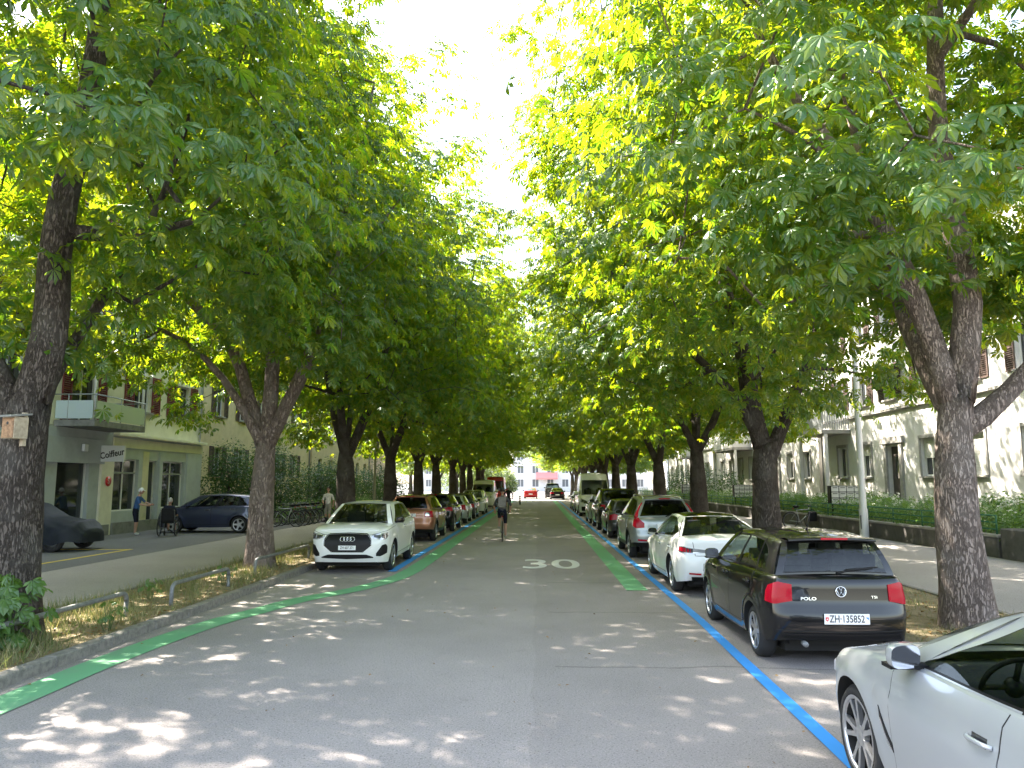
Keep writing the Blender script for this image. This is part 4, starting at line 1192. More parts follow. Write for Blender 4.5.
def build_cars():
    # --- silver coupe, nearest
    c = spec_coupe(darkrim=False); c.hz = .80
    c.build('parked_car', 'pale silver low coupe-like car cut off by the frame, nearest the camera', (3.07, 4.09, 0), 0, RIGHTROW, 'car')
    c.wheels('twin', .23); c.doors([(1.42, 2.54), (2.57, 3.46)]); c.mirrors(1.62, k=1.0); c.cabin()
    c.light('headlight', 'f', .42, .98, [(0, .60), (1, .66)], [(0, .70), (.6, .745), (1, .73)], [M['clear_lens'], M['lens_dark']], cuts=[(.1, .9, .2, .8, 1)])
    c.band('grille', 'f', .33, [(0, .47), (.33, .50)], [(0, .64), (.33, .62)], [M['trim']])
    for sd in (1, -1):      # side vent behind the front wheel, with its bright tick
        mb = MB(); u0 = c.u_at_y(c.yf - 1.25); us = np.linspace(u0, u0 + .15, 8)
        c.patch(mb, us, [lerp(.60, .44, t) - .02 for t in np.linspace(0, 1, 8)], [lerp(.66, .47, t ** .8) for t in np.linspace(0, 1, 8)], .004, 0, sd, 4, .004)
        c.line(mb, [(u0 + .02, .59), (u0 + .11, .46), (u0 + .15, .44)], .013, .009, 1, sd)
        mb.build('side_vent', [M['trim'], M['chrome']], c.root)
        
    c.light('tail_light', 'r', .45, 1.0, [(0, .72), (1, .70)], [(0, .84), (1, .84)], [M['red_lens']])

    # --- black hatchback with the plate
    c = spec_hatch(); c.hz = .86
    basic(c, 'parked_car', 'black five-door hatchback with white plate and red tail lights', (3.40, 10.95, 0), 0, RIGHTROW, [(1.14, 2.24), (2.27, 3.24)], 'seven', mirmat=M['p_black'], chrome=False)
    c.light('tail_light', 'r', .55, .90, [(0, .73), (.6, .69), (1, .71)], [(0, .91), (.5, .935), (.9, .89), (1, .82)], [M['red_lens'], M['clear_lens']], off=.012, cuts=[(.04, .5, .08, .26, 0)])
    c.light('headlight', 'f', .42, .95, [(0, .60), (1, .66)], [(0, .72), (1, .78)], [M['clear_lens']])
    c.plate('r', .545, 'ZH·135852', (.50, .115), .03, .105)
    ring_emblem(c, 'r', .835, .056, 'roundel')
    o = text_obj('lettering', 'POLO', .058, c.frame('r', .755, .010, -.365), M['chrome'], c.root, .003, 1.15, .8, off=.001)
    o = text_obj('lettering', 'TSI', .05, c.frame('r', .775, .010, .37), M['chrome'], c.root, .002, 1.1, .8)
    mb = MB(); us = [c.T - q for q in np.linspace(0, .72, 20)]
    for sd in (1, -1): c.line(mb, [(c.T - q, .40 + .02 * q) for q in np.linspace(0, .74, 12)], .012, .003, 0, sd); c.line(mb, [(c.T - q, .655) for q in np.linspace(0, .56, 8)], .008, .003, 0, sd)
    mb.build('bumper_joint', M['under'], c.root)
    c.band('bumper_lip', 'r', .66, [(0, .31), (.66, .33)], [(0, .375), (.66, .38)], [M['trim']], off=.006)
    mb = MB(); mb.tube([(-.42, -c.yf + .12, .27), (-.42, -c.yf + .02, .26)], .03, 10); mb.build('exhaust_pipe', M['galv'], c.root)
    top_extras(c, 2.9, True, True)

    # --- white saloon
    c = spec_saloon(rear_seats=True); c.hz = .83
    c.roofmat = 3
    basic(c, 'parked_car', 'white saloon car with black glass roof and wide rear window', (3.45, 16.6, 0), 0, RIGHTROW, [(1.55, 2.72), (2.75, 3.72)], 'ten')
    c.light('tail_light', 'r', .40, 1.02, [(0, .80), (.5, .775), (1, .80)], [(0, .845), (.45, .875), (.8, .91), (1, .90)], [M['clear_lens'], M['red_lens'], M['lens_dark']], off=.01, cuts=[(.42, .96, .08, .92, 2), (.48, .93, .2, .80, 1)])
    c.light('reflector', 'r', .52, .74, [(0, .40), (1, .41)], [(0, .43), (1, .44)], [M['red_lens']], off=.005)
    c.plate('r', .60, '', (.50, .115))
    mb = MB()
    for sd in (1, -1): c.line(mb, [(c.T - q, .74) for q in np.linspace(0, .62, 10)] + [(c.T - .66, .98)], .009, .003, 0, sd)
    mb.build('boot_joint', M['under'], c.root)
    c.band('diffuser', 'r', .70, [(0, .27), (.7, .30)], [(0, .365), (.7, .36)], [M['trim']], off=.006)
    ring_emblem(c, 'r', .93, .035, 'disc')
    c.light('headlight', 'f', .5, 1.0, [(0, .56), (1, .66)], [(0, .63), (1, .74)], [M['clear_lens']])

    # --- grey estate-like suv
    c = spec_suv(L=4.64, W=1.89, H=1.71, wb=2.775, fo=.90, R=.36, paint='p_grey', rbelt=4.36, roofr=4.06, clad=.44, privacy=True, roofw=(.60, .55),
        zroof=[(1.7, 1.60), (2.3, 1.66), (3.0, 1.665), (3.8, 1.62), (4.3, 1.57)])
    basic(c, 'parked_car', 'grey suv with tall red tail lights and black rear window', (3.44, 23.35, 0), 0, RIGHTROW, [(1.30, 2.42), (2.45, 3.42)], 'five', rails='chrome')
    c.light('tail_light', 'r', .60, .98, [(0, .86), (.6, .84), (1, .90)], [(0, .98), (.35, 1.08), (.5, 1.12), (1, 1.12)], [M['red_lens'], M['clear_lens']], off=.012)
    for sd in (1, -1):          # upper lamps climbing the rear pillar
        P = []
        for t in np.linspace(0, 1, 9):
            b, r_ = c.S_b[-1], c.S_r[-1]; p = b * (1 - t * .82) + r_ * t * .82; P.append((sd * (p[0] - .005 + .045 * 4 * t * (1 - t) * .4), p[1] - .02, p[2]))
        mb = MB(); mb.tube(P, [.06, .055, .05, .046, .042, .038, .034, .03, .02], 10); mb.build('tail_light', M['red_lens'], c.root)
    c.plate('r', .90, '', (.50, .115))
    c.light('reflector', 'r', .50, .78, [(0, .50), (1, .51)], [(0, .545), (1, .555)], [M['red_lens']], off=.006)
    top_extras(c, None, True, True)

    # --- dark small hatchback, mostly hidden
    c = spec_hatch(paint='p_dark', W=1.70)
    basic(c, 'parked_car', 'dark grey hatchback half hidden between the grey suv and the tall black suv', (3.44, 31.0, 0), 0, RIGHTROW, [(1.14, 2.24), (2.27, 3.24)])
    c.light('tail_light', 'r', .50, .90, [(0, .70), (1, .68)], [(0, .93), (1, .86)], [M['red_lens']])
    # --- tall black suv
    c = spec_suv(L=4.75, W=1.93, H=1.84, wb=2.85, fo=.92, R=.37, paint='p_black', rbelt=4.55, roofr=4.36, roofw=(.66, .64), privacy=True, alldark=True,
        zroof=[(1.7, 1.72), (2.3, 1.78), (3.0, 1.79), (3.9, 1.78), (4.5, 1.74)], ztop=[(0, .95), (.1, 1.0), (.4, 1.07), (1.1, 1.13), (2.4, 1.15), (3.6, 1.17), (4.75, 1.17)],
        dlo_hi=[(.09, .09), (.12, .40), (.18, .86), (.5, .88), (.78, .86), (.92, .8), (.94, .7)], dlo=(.09, .94))
    basic(c, 'parked_car', 'tall boxy black suv with dark glass parked in front of the white van', (3.52, 35.9, 0), 0, RIGHTROW, [(1.30, 2.42), (2.45, 3.42)], mk=1.15)
    c.light('tail_light', 'r', .66, .92, [(0, .88), (1, .90)], [(0, 1.12), (1, 1.12)], [M['red_lens']])
    # --- silver car facing
    c = spec_hatch(paint='p_ice', L=4.1, W=1.74)
    basic(c, 'parked_car', 'light silver hatchback tucked between the tall black suv and the white van', (3.42, 41.2, 0), 0, RIGHTROW, [(1.14, 2.24), (2.27, 3.24)])
    # --- white van facing the camera
    c = spec_van()
    basic(c, 'parked_van', 'white high-roofed delivery van facing down the street', (3.52, 50.4, 0), math.pi, RIGHTROW, [(.95, 1.98)], 'steel', mirror_d=1.15, cat='van', mk=1.5)
    c.light('headlight', 'f', .62, 1.02, [(0, .84), (1, .88)], [(0, .99), (1, 1.12)], [M['clear_lens'], M['lens_dark']], cuts=[(.2, .8, .2, .8, 1)])
    c.band('grille', 'f', .48, [(0, .82), (.48, .86)], [(0, .98), (.48, .98)], [M['trim']])
    c.band('bumper', 'f', .92, [(0, .34), (.92, .36)], [(0, .62), (.92, .62)], [M['trim']], off=.01)
    c.plate('f', .56, '', (.5, .11)); ring_emblem(c, 'f', 1.03, .07, 'disc')
    # --- behind the van
    for (y, pt, lab) in ((56.4, 'p_dark', 'dark grey hatchback hidden behind the white van'), (61.6, 'p_ice', 'silver hatchback second behind the white van')):
        c = spec_hatch(paint=pt, L=4.2, W=1.75)
        basic(c, 'parked_car', lab, (3.4, y, 0), 0, RIGHTROW, [(1.14, 2.24), (2.27, 3.24)], cab=False, )
    # --- far right
    c = spec_saloon(paint='p_black', alldark=True)
    basic(c, 'parked_car', 'black saloon parked far off on the right before the bright crossing', (2.35, 98, 0), 0, RIGHTROW, [(1.55, 2.72), (2.75, 3.72)], cab=False)
    c.light('tail_light', 'r', .45, 1.0, [(0, .75), (1, .75)], [(0, .9), (1, .9)], [M['red_lens']]); c.plate('r', .62, '')
    c = spec_van(paint='p_dark', H=2.2, L=4.6, wb=2.9, zroof=[(1.3, 1.9), (2.0, 1.98), (3.0, 2.0), (4.6, 1.98)], roofr=4.42, rbelt=4.46, rwin=(.1, .85, .1))
    basic(c, 'parked_van', 'dark van parked just beyond the far black saloon', (1.9, 105.5, 0), 0, RIGHTROW, [(.95, 1.98)], 'steel', mirror_d=1.15, cat='van', cab=False)
    # --- red car driving away
    c = spec_saloon(paint='p_red', L=4.4)
    basic(c, 'moving_car', 'red car driving far away in the middle of the street', (-1.0, 104, 0), 0, None, [(1.55, 2.6), (2.63, 3.5)], cab=False)
    c.light('tail_light', 'r', .45, 1.0, [(0, .75), (1, .75)], [(0, .9), (1, .9)], [M['red_lens']]); c.plate('r', .62, '')

    # ================= left row
    c = spec_suv(rear_seats=True); c.lip = .0
    basic(c, 'parked_car', 'white suv with black octagonal grille and four rings facing the camera', (-4.36, 19.95, 0), math.pi, LEFTROW, [(1.30, 2.40), (2.43, 3.32)], 'five', mirmat=M['p_black'])
    c.band('grille', 'f', .53, [(0, .50), (.36, .50), (.53, .64)], [(0, .885), (.44, .87), (.49, .83), (.53, .76)], [M['trim']], off=.012)
    mb = MB()
    for sd in (1, -1): c.line(mb, [(0.001, .493), (.36, .493), (.54, .64), (.54, .77), (.49, .85), (.44, .882), (.001, .898)], .016, .016, 0, sd)
    mb.build('grille_frame', M['p_black'], c.root)
    c.light('headlight', 'f', .56, 1.02, [(0, .815), (.4, .76), (.8, .77), (1, .84)], [(0, .875), (.5, .90), (1, .92)], [M['clear_lens'], M['lens_dark']], off=.010, cuts=[(.10, .46, .2, .75, 1), (.54, .70, .18, .8, 1), (.78, .92, .2, .8, 1)])
    c.light('air_intake', 'f', .66, .98, [(0, .40), (.3, .39), (1, .46)], [(0, .46), (.45, .64), (.8, .66), (1, .60)], [M['trim']], off=.008)
    c.band('lower_intake', 'f', .60, [(0, .335), (.6, .36)], [(0, .435), (.44, .435), (.6, .38)], [M['trim']], off=.008)
    c.plate('f', .585, 'ZH 607 371', (.40, .10), 0, .08, shields=False)
    ring_emblem(c, 'f', .775, .052, 'four_rings', .022)
    # bonnet creases are in the shape; shut line of the bonnet
    mb = MB()
    for sd in (1, -1): c.line(mb, [(u, c.zTop(c.plan(u)[1]) - .045) for u in np.linspace(.05, c.u_at_y(c.yf - 1.15), 26)], .007, .002, 0, sd)
    mb.build('bonnet_joint', M['under'], c.root)
    c.light('tail_light', 'r', .5, .95, [(0, .9), (1, .9)], [(0, 1.05), (1, 1.05)], [M['red_lens']])

    c = spec_suv(L=4.34, W=1.80, H=1.66, wb=2.67, fo=.84, R=.345, paint='p_copper', clad=.46, rbelt=4.10, roofr=3.84, privacy=True, zroof=[(1.6, 1.53), (2.2, 1.59), (2.9, 1.6), (3.6, 1.57), (4.0, 1.53)])
    basic(c, 'parked_car', 'copper brown suv with black roof rails seen from behind', (-4.55, 29.35, 0), 0, LEFTROW, [(1.25, 2.33), (2.36, 3.2)], 'five', rails=True)
    c.light('tail_light', 'r', .56, .92, [(0, .86), (1, .86)], [(0, 1.05), (1, 1.08)], [M['red_lens'], M['clear_lens']], off=.012, cuts=[(.1, .5, .2, .8, 1)])
    c.plate('r', .93, 'ZH 48 205', (.5, .11), 0, .09, shields=False); top_extras(c, 3.4, True, True)
    c = spec_suv(L=4.2, W=1.78, H=1.55, wb=2.6, fo=.84, R=.34, paint='p_black', rbelt=3.98, roofr=3.74, alldark=True)
    basic(c, 'parked_car', 'black suv with red tail lights behind the copper suv', (-4.45, 34.7, 0), 0, LEFTROW, [(1.25, 2.33), (2.36, 3.2)])
    c.light('tail_light', 'r', .50, .92, [(0, .90), (1, .88)], [(0, 1.03), (1, 1.05)], [M['red_lens']]); c.plate('r', .62, ''); top_extras(c, 3.2, True, True)
    c = spec_hatch(paint='p_ice', L=4.1, W=1.74)
    basic(c, 'parked_car', 'blue-silver hatchback with tall red lamps, third from the white suv', (-4.48, 41.0, 0), 0, LEFTROW, [(1.14, 2.24), (2.27, 3.24)])
    c.light('tail_light', 'r', .58, .92, [(0, .72), (1, .70)], [(0, .96), (1, .96)], [M['red_lens']], off=.012); c.plate('r', .60, ''); top_extras(c, 2.9, True, True)
    c = spec_hatch(paint='p_dark', L=4.0, W=1.74)
    basic(c, 'parked_car', 'dark hatchback between the blue-silver hatchback and the small white suv', (-4.48, 46.3, 0), 0, LEFTROW, [(1.14, 2.24), (2.27, 3.24)])
    c.light('tail_light', 'r', .50, .90, [(0, .70), (1, .68)], [(0, .93), (1, .86)], [M['red_lens']]); c.plate('r', .60, '')
    c = spec_suv(paint='p_white', L=4.2, W=1.78)
    basic(c, 'parked_car', 'small white suv in front of the cream van', (-4.40, 52.6, 0), math.pi, LEFTROW, [(1.25, 2.33), (2.36, 3.2)])
    c.band('grille', 'f', .5, [(0, .52), (.5, .6)], [(0, .86), (.5, .8)], [M['trim']]); c.light('headlight', 'f', .56, 1.0, [(0, .78), (1, .80)], [(0, .88), (1, .92)], [M['clear_lens']])
    c = spec_van(paint='p_cream', L=5.0, wb=3.0, zroof=[(1.3, 2.15), (2.0, 2.24), (3.0, 2.26), (4.6, 2.25), (5.0, 2.2)], H=2.3, rbelt=4.86, roofr=4.82)
    basic(c, 'parked_van', 'cream van with a low roof box shape facing the camera', (-4.5, 64.6, 0), math.pi, LEFTROW, [(.95, 1.98)], 'steel', mirror_d=1.15, cat='van', cab=True, mk=1.4)
    c.light('headlight', 'f', .62, 1.02, [(0, .84), (1, .88)], [(0, .99), (1, 1.12)], [M['clear_lens']]); c.band('grille', 'f', .48, [(0, .82), (.48, .86)], [(0, .98), (.48, .98)], [M['trim']])
    c = spec_van(paint='p_red', L=5.2)
    basic(c, 'parked_van', 'red van far down the left kerb beside the cream van', (-4.15, 76, 0), math.pi, LEFTROW, [(.95, 1.98)], 'steel', mirror_d=1.15, cat='van', cab=False, mk=1.4)
    c.band('grille', 'f', .48, [(0, .82), (.48, .86)], [(0, .98), (.48, .98)], [M['trim']])

    # dark blue hatchback parked across the forecourt, nose to the shops
    c = spec_hatch(paint='p_blue', L=4.25, W=1.76, H=1.50, R=.325, wb=2.6, fo=.86, ztop=[(0, .76), (.12, .83), (.4, .90), (1.0, .98), (2.2, 1.01), (3.3, 1.05), (4.25, 1.05)],
        zroof=[(1.6, 1.44), (2.2, 1.49), (2.8, 1.50), (3.5, 1.46), (3.9, 1.42)], rbelt=4.04, roofr=3.82)
    basic(c, 'parked_car', 'dark blue hatchback parked crosswise in front of the garden shrubs', (-13.15, 31.25, .1), R(90), None, [(1.2, 2.33), (2.36, 3.35)], 'five')
    c.light('headlight', 'f', .45, .98, [(0, .66), (1, .74)], [(0, .80), (1, .86)], [M['clear_lens']]); c.light('tail_light', 'r', .5, .95, [(0, .8), (1, .8)], [(0, .95), (1, .95)], [M['red_lens']])
build_cars()
# ------------------------------------------------------------------ houses
def stucco(name, col, dirt, sc=2.0): return pm(name, col, .9, noise=(sc, dirt, .45, .75), bump=(45, .25), spec=.2)
M['h_lime'] = stucco('pale_lime_brick_paint', (.80, .77, .62), (.68, .65, .52))
M['h_shop'] = stucco('grey_green_shop_paint', (.48, .52, .53), (.40, .43, .44))
M['h_cream'] = stucco('cream_column_paint', (.66, .62, .42), (.5, .47, .32))
M['h_ochre'] = stucco('ochre_stucco', (.66, .55, .35), (.54, .45, .29))
M['h_pink'] = stucco('pinkish_stucco', (.55, .42, .33), (.45, .35, .28))
M['h_white'] = stucco('white_stucco', (.66, .65, .63), (.56, .55, .53))
M['h_white2'] = stucco('offwhite_stucco', (.60, .585, .55), (.50, .485, .455))
M['stone'] = stucco('grey_sandstone', (.33, .32, .30), (.25, .24, .22), 5)
M['conc'] = stucco('weathered_concrete', (.26, .26, .25), (.14, .14, .135), 3)
M['roof_t'] = pm('brown_roof_tiles', (.20, .09, .06), .9, noise=(6, (.13, .06, .045), .4, .6), bump=(14, .8))
M['burg'] = pm('burgundy_shutter_paint', (.16, .018, .028), .55)
M['brown'] = pm('brown_shutter_paint', (.085, .055, .045), .6)
M['wframe'] = pm('white_window_paint', (.72, .72, .70), .45)
M['gframe'] = pm('grey_metal_frame', (.34, .36, .37), .45, .3)
M['pane'] = pm('window_glass', (.025, .03, .033), .04, spec=.7)
M['pane_hazed'] = pm('hazed_window_glass', (.16, .17, .18), .1); M['blind'] = pm('pale_roller_blind', (.55, .56, .53), .7)  # far panes lightened: haze and glare painted into the colour
M['dark_in'] = pm('dark_shop_interior', (.05, .05, .05), .9)
M['bal_blue'] = pm('pale_blue_balcony_panel', (.55, .66, .70), .4)
M['bal_green'] = pm('pale_green_balcony_panel', (.52, .60, .50), .4)
M['rail_green'] = pm('green_railing_paint', (.03, .14, .07), .45)
M['awning'] = pm('red_awning_cloth', (.62, .24, .22), .8)  # red paled: overexposed light at the street end put into the cloth colour
M['dkwood'] = pm('dark_door_wood', (.06, .05, .045), .5)

def wall_open(mb, X, s, y0, y1, z0, z1, ops, mi=0, depth=.22, rmi=None):
    ys = sorted({y0, y1} | {o[0] for o in ops} | {o[1] for o in ops}); zs = sorted({z0, z1} | {o[2] for o in ops} | {o[3] for o in ops})
    for i in range(len(ys) - 1):
        for j in range(len(zs) - 1):
            cy, cz = (ys[i] + ys[i + 1]) / 2, (zs[j] + zs[j + 1]) / 2
            if any(o[0] < cy < o[1] and o[2] < cz < o[3] for o in ops): continue
            q = [(X, ys[i], zs[j]), (X, ys[i + 1], zs[j]), (X, ys[i + 1], zs[j + 1]), (X, ys[i], zs[j + 1])]
            mb.add(q if s > 0 else q[::-1], [(0, 1, 2, 3)], mi)
    for (a, b, c, d) in ops:
        X2 = X - s * depth; r = [(a, c), (b, c), (b, d), (a, d)]
        for k in range(4):
            (p, q), (u, v) = r[k], r[(k + 1) % 4]
            mb.add([(X, p, q), (X2, p, q), (X2, u, v), (X, u, v)], [(0, 1, 2, 3)], mi if rmi is None else rmi)

def window(par, X, s, y0, y1, z0, z1, sh=None, fm='wframe', depth=.16, blind=0, mull=1, sill='stone', shmat='burg', shw=.46, sh_open=(1, 1), name='window'):
    """window set back in its opening, X is the wall face"""
    xf = X - s * depth; mb = MB(); t = .06
    mb.box((xf, (y0 + y1) / 2, z0 + t / 2 + .002), (.06, y1 - y0 - .004, t)); mb.box((xf, (y0 + y1) / 2, z1 - t / 2 - .002), (.06, y1 - y0 - .004, t))
    for y in (y0 + t / 2 + .002, y1 - t / 2 - .002): mb.box((xf, y, (z0 + z1) / 2), (.06, t, z1 - z0 - 2 * t - .008))
    for k in range(mull):
        y = lerp(y0, y1, (k + 1) / (mull + 1)); mb.box((xf, y, (z0 + z1) / 2), (.05, .055, z1 - z0 - 2 * t - .008))
    w = mb.build(name, M[fm], par, bevel=.006)
    p = MB(); xg = xf - s * .035; q = [(xg, y0, z0), (xg, y1, z0), (xg, y1, z1), (xg, y0, z1)]
    p.add(q if s > 0 else q[::-1], [(0, 1, 2, 3)]); p.build('pane', M['pane'], w)
    if blind:
        b = MB(); zb = lerp(z1, z0, blind); n = int((z1 - zb) / .06)
        for k in range(n): b.box((xf + s * .045, (y0 + y1) / 2, z1 - .03 - k * .06), (.012, y1 - y0 - .02, .054))
        b.build('roller_blind', M['blind'], w)
    if sill:
        b = MB(); b.box((X + s * .05, (y0 + y1) / 2, z0 - .045), (.16, y1 - y0 + .16, .085)); b.build('sill', M[sill], w, bevel=.008)
    if sh:
        for k, (yy, sg) in enumerate(((y0, -1), (y1, 1))):
            if not sh_open[k]: continue
            b = MB(); yc_ = yy + sg * (shw / 2 + .03); H = z1 - z0 + .06; zc = (z0 + z1) / 2; x_ = X + s * .03
            for d in (-1, 1): b.box((x_, yc_ + d * (shw / 2 - .03), zc), (.04, .06, H))
            for zz in (z0, zc, z1): b.box((x_, yc_, zz), (.04, shw - .12, .07))
            n = int(H / .075)
            for i in range(n): b.box((x_, yc_, z0 + (i + .5) * H / n - .03), (.03, shw - .12, .05), 0, Matrix.Rotation(R(30 * s), 3, 'Y'))
            b.build('shutter', M[shmat], par)
    return w

def roof(par, X, s, y0, y1, z, depth=11, h=3.2, over=.6):
    mb = MB(); xa, xb = X + s * over, X - s * (depth + over); xm = (xa + xb) / 2
    a0, a1 = y0 - .3, y1 + .3
    V = [(xa, a0, z), (xa, a1, z), (xb, a1, z), (xb, a0, z), (xm, a0 + 2, z + h), (xm, a1 - 2, z + h)]
    mb.add(V, [(0, 1, 5, 4), (1, 2, 5), (2, 3, 4, 5), (3, 0, 4), (0, 3, 2, 1)]); mb.box(((xa + xb) / 2, (y0 + y1) / 2, z - .12), (abs(xa - xb) - .1, a1 - a0 - .1, .2))
    r = mb.build('roof', M['roof_t'], par)
    c = MB(); c.box((xm + s * 1.6, lerp(y0, y1, .3), z + h - .3), (.6, .9, 1.8)); c.build('chimney', M['conc'], r, bevel=.02)
    g_ = MB(); g_.tube([(xa, a0, z - .04), (xa, a1, z - .04)], .075, 8); g_.build('gutter', M['gframe'], r)

def shell(mb, X, s, y0, y1, z0, z1, depth=11, mi=0):
    xb = X - s * depth
    for y in (y0, y1): mb.add([(X, y, z0), (xb, y, z0), (xb, y, z1), (X, y, z1)], [(0, 1, 2, 3)], mi)
    mb.add([(xb, y0, z0), (xb, y1, z0), (xb, y1, z1), (xb, y0, z1)], [(0, 1, 2, 3)], mi)
    mb.add([(X - s * .6, y0, z0), (X - s * .6, y1, z0), (X - s * .6, y1, z1), (X - s * .6, y0, z1)], [(0, 1, 2, 3)], mi)

def downpipe(par, X, s, y, z0, z1):
    mb = MB(); mb.tube([(X + s * .08, y, z0), (X + s * .08, y, z1)], .05, 8); mb.build('downpipe', M['gframe'], par)

# ---- hairdresser house on the left
def shop_house():
    X, s = -16.5, 1; y0, y1 = 8.0, 37.0
    h = thing('apartment_house', 'pale lime apartment house with burgundy shutters over the hairdresser shop', 'house', (X, 22, .1))
    off = Vector((-X, -22, -.1))
    wins = []
    floors = [5.0, 7.95, 10.9]
    for zf in floors:
        for (a, b) in ((10.6, 12.0), (14.6, 16.0), (18.8, 20.2), (30.7, 32.1), (34.25, 35.75)): wins.append((a, b, zf, zf + 1.5))
        wins.append((26.5, 28.1, zf - .8, zf + 1.5)); wins.append((22.6, 24.0, zf, zf + 1.5))
    mb = MB(); wall_open(mb, X, s, y0, y1, 4.02, 13.4, wins); shell(mb, X, s, y0, y1, .1, 13.4)
    w = mb.build('wall', M['h_lime'], h)
    parts = [w]
    sops = [(25.8, 27.7, .12, 2.95), (29.3, 31.2, .95, 3.0), (31.5, 32.75, .12, 3.0), (33.1, 35.3, .95, 3.0), (11, 14, .9, 3.0), (16, 19, .9, 3.0), (20.5, 23.5, .9, 3.0)]
    mb = MB(); wall_open(mb, X + .12, s, y0, y1, .1, 3.98, sops, depth=.24)
    mb.add([(X, y0, 3.98), (X, y1, 3.98), (X + .12, y1, 3.98), (X + .12, y0, 3.98)], [(0, 1, 2, 3)])
    mb.add([(X + .12, y1, .1), (X, y1, .1), (X, y1, 3.98), (X + .12, y1, 3.98)], [(0, 1, 2, 3)])
    mb.build('shop_front', M['h_shop'], h)
    mb = MB(); mb.box((X + .16, 33.1, 3.93), (.46, 7.9, .12)); mb.box((X + .13, 33.1, 3.62), (.10, 7.9, .36)); mb.build('canopy_ledge', M['h_lime'], h, bevel=.01)
    mb = MB(); mb.box((X + .17, 18.3, 3.2), (.12, 20.4, .9)); mb.build('fascia', M['h_shop'], h, bevel=.01)
    for (a, b) in ((28.35, 29.2), (32.78, 33.06), (35.4, 36.9)):
        mb = MB(); mb.box((X + .16, (a + b) / 2, 1.75), (.10, b - a, 3.3)); mb.build('pilaster', M['h_shop'] if b > 29.3 else M['h_lime'], h, bevel=.008)
    mb = MB(); mb.box((X + .05, 31.75, 1.75), (.16, .5, 3.2)); mb.build('column', M['h_cream'], h, bevel=.008)
    mb = MB(); mb.box((X + .19, 18.5, .3), (.14, 21, .4)); mb.box((X + .19, 33.1, .32), (.14, 7.8, .44)); mb.build('plinth', M['conc'], h)
    for (a, b, c, d) in sops:
        door = c < .5
        wn = window(h, X + .12, s, a, b, c, d, fm='wframe', depth=.16, mull=1 if b - a > 1.5 and not door else 0, sill=None, name='shop_door' if door else 'shop_window')
        if not door:
            m2 = MB(); m2.box((X - .03, (a + b) / 2, 2.45), (.07, b - a - .1, .07)); m2.build('transom', M['gframe'], wn)
    # doors leaf rails
    for (a, b, c, d) in wins:
        zf = min(floors, key=lambda f: abs(f - c) if c >= f - 1 else 99)
        bal = d - c > 2
        window(h, X, s, a, b, c, d, sh=True, shw=.72 if not bal else .55, sill=None if bal else 'stone')
    # balconies, end panel pale blue, long panel pale green
    for zf in floors:
        zb = zf - .92
        bal = MB(); bal.box((X + .75, 27.25, zb), (1.42, 3.4, .22)); bo = bal.build('balcony', M['conc'], h, bevel=.012)
        p = MB(); p.box((X + .72, 25.57, zb + .46), (1.30, .03, .62)); p.build('balcony_panel', M['bal_blue'], bo, bevel=.004)
        p = MB(); p.box((X + 1.44, 27.25, zb + .46), (.03, 3.2, .62)); p.build('balcony_panel', M['bal_green'], bo, bevel=.004)
        p = MB()
        p.tube([(X, 25.57, zb + .98), (X + 1.44, 25.57, zb + .98), (X + 1.44, 28.93, zb + .98), (X, 28.93, zb + .98)], .025, 6)
        for (px_, py_) in ((X + 1.44, 25.57), (X + 1.44, 28.93), (X + 1.44, 27.2), (X + .5, 25.57)): p.tube([(px_, py_, zb + .1), (px_, py_, zb + .98)], .02, 6)
        p.build('balcony_rail', M['gframe'], bo)
        p = MB()
        for py_ in (25.66, 28.86): p.tube([(X + 1.36, py_, zb + .1), (X + 1.36, py_, zb + 2.9)], .055, 8)
        p.build('balcony_post', M['wframe'], bo)
    downpipe(h, X, s, 36.85, .2, 13.3)
    roof(h, X, s, y0, y1, 13.5)
    for ch in h.children: ch.location = ch.location + off if ch.name.split('.')[0] not in () else ch.location
    # sign boards on the shop
    t = thing('shop_sign', 'white projecting sign reading Coiffeur above the shop window', 'sign', (-15.88, 28.26, 3.14))
    mb = MB(); mb.box((0, 0, 0), (.98, .12, .60)); so_ = mb.build('board', M['plate'], t, bevel=.01)
    text_obj('lettering', 'Coiffeur', .275, Matrix.Translation((.035, -.064, -.02)) @ Matrix.Rotation(R(90), 4, 'X') @ Matrix.Rotation(R(11), 4, 'Z'), M['ink'], t, .003, 1.0, 1.2, off=.006)
    mb = MB(); mb.box((-.52, 0, .05), (.06, .10, .46)); mb.build('bracket', M['ink'], t)
    t = thing('round_sign', 'small round red sign with a white letter on the shop pilaster', 'sign', (-16.26, 28.78, 2.12))
    mb = MB(); mb.lathe([(.19, .0), (.19, .02), (.001, .021)], 24, Matrix.Rotation(R(90), 4, 'Y')); mb.build('disc', M['redpaint'], t)
    text_obj('lettering', 'S', .30, frame_mat((.024, 0, 0), (0, 1, 0), (0, 0, 1)), M['plate'], t, .001)
    t = thing('wall_lamp', 'square white lamp on the grey fascia above the glass door', 'lamp', (-16.17, 27.0, 3.3))
    mb = MB(); mb.box((0, 0, 0), (.12, .26, .26)); mb.build('lamp_shade', M['plate'], t, bevel=.02)
shop_house()

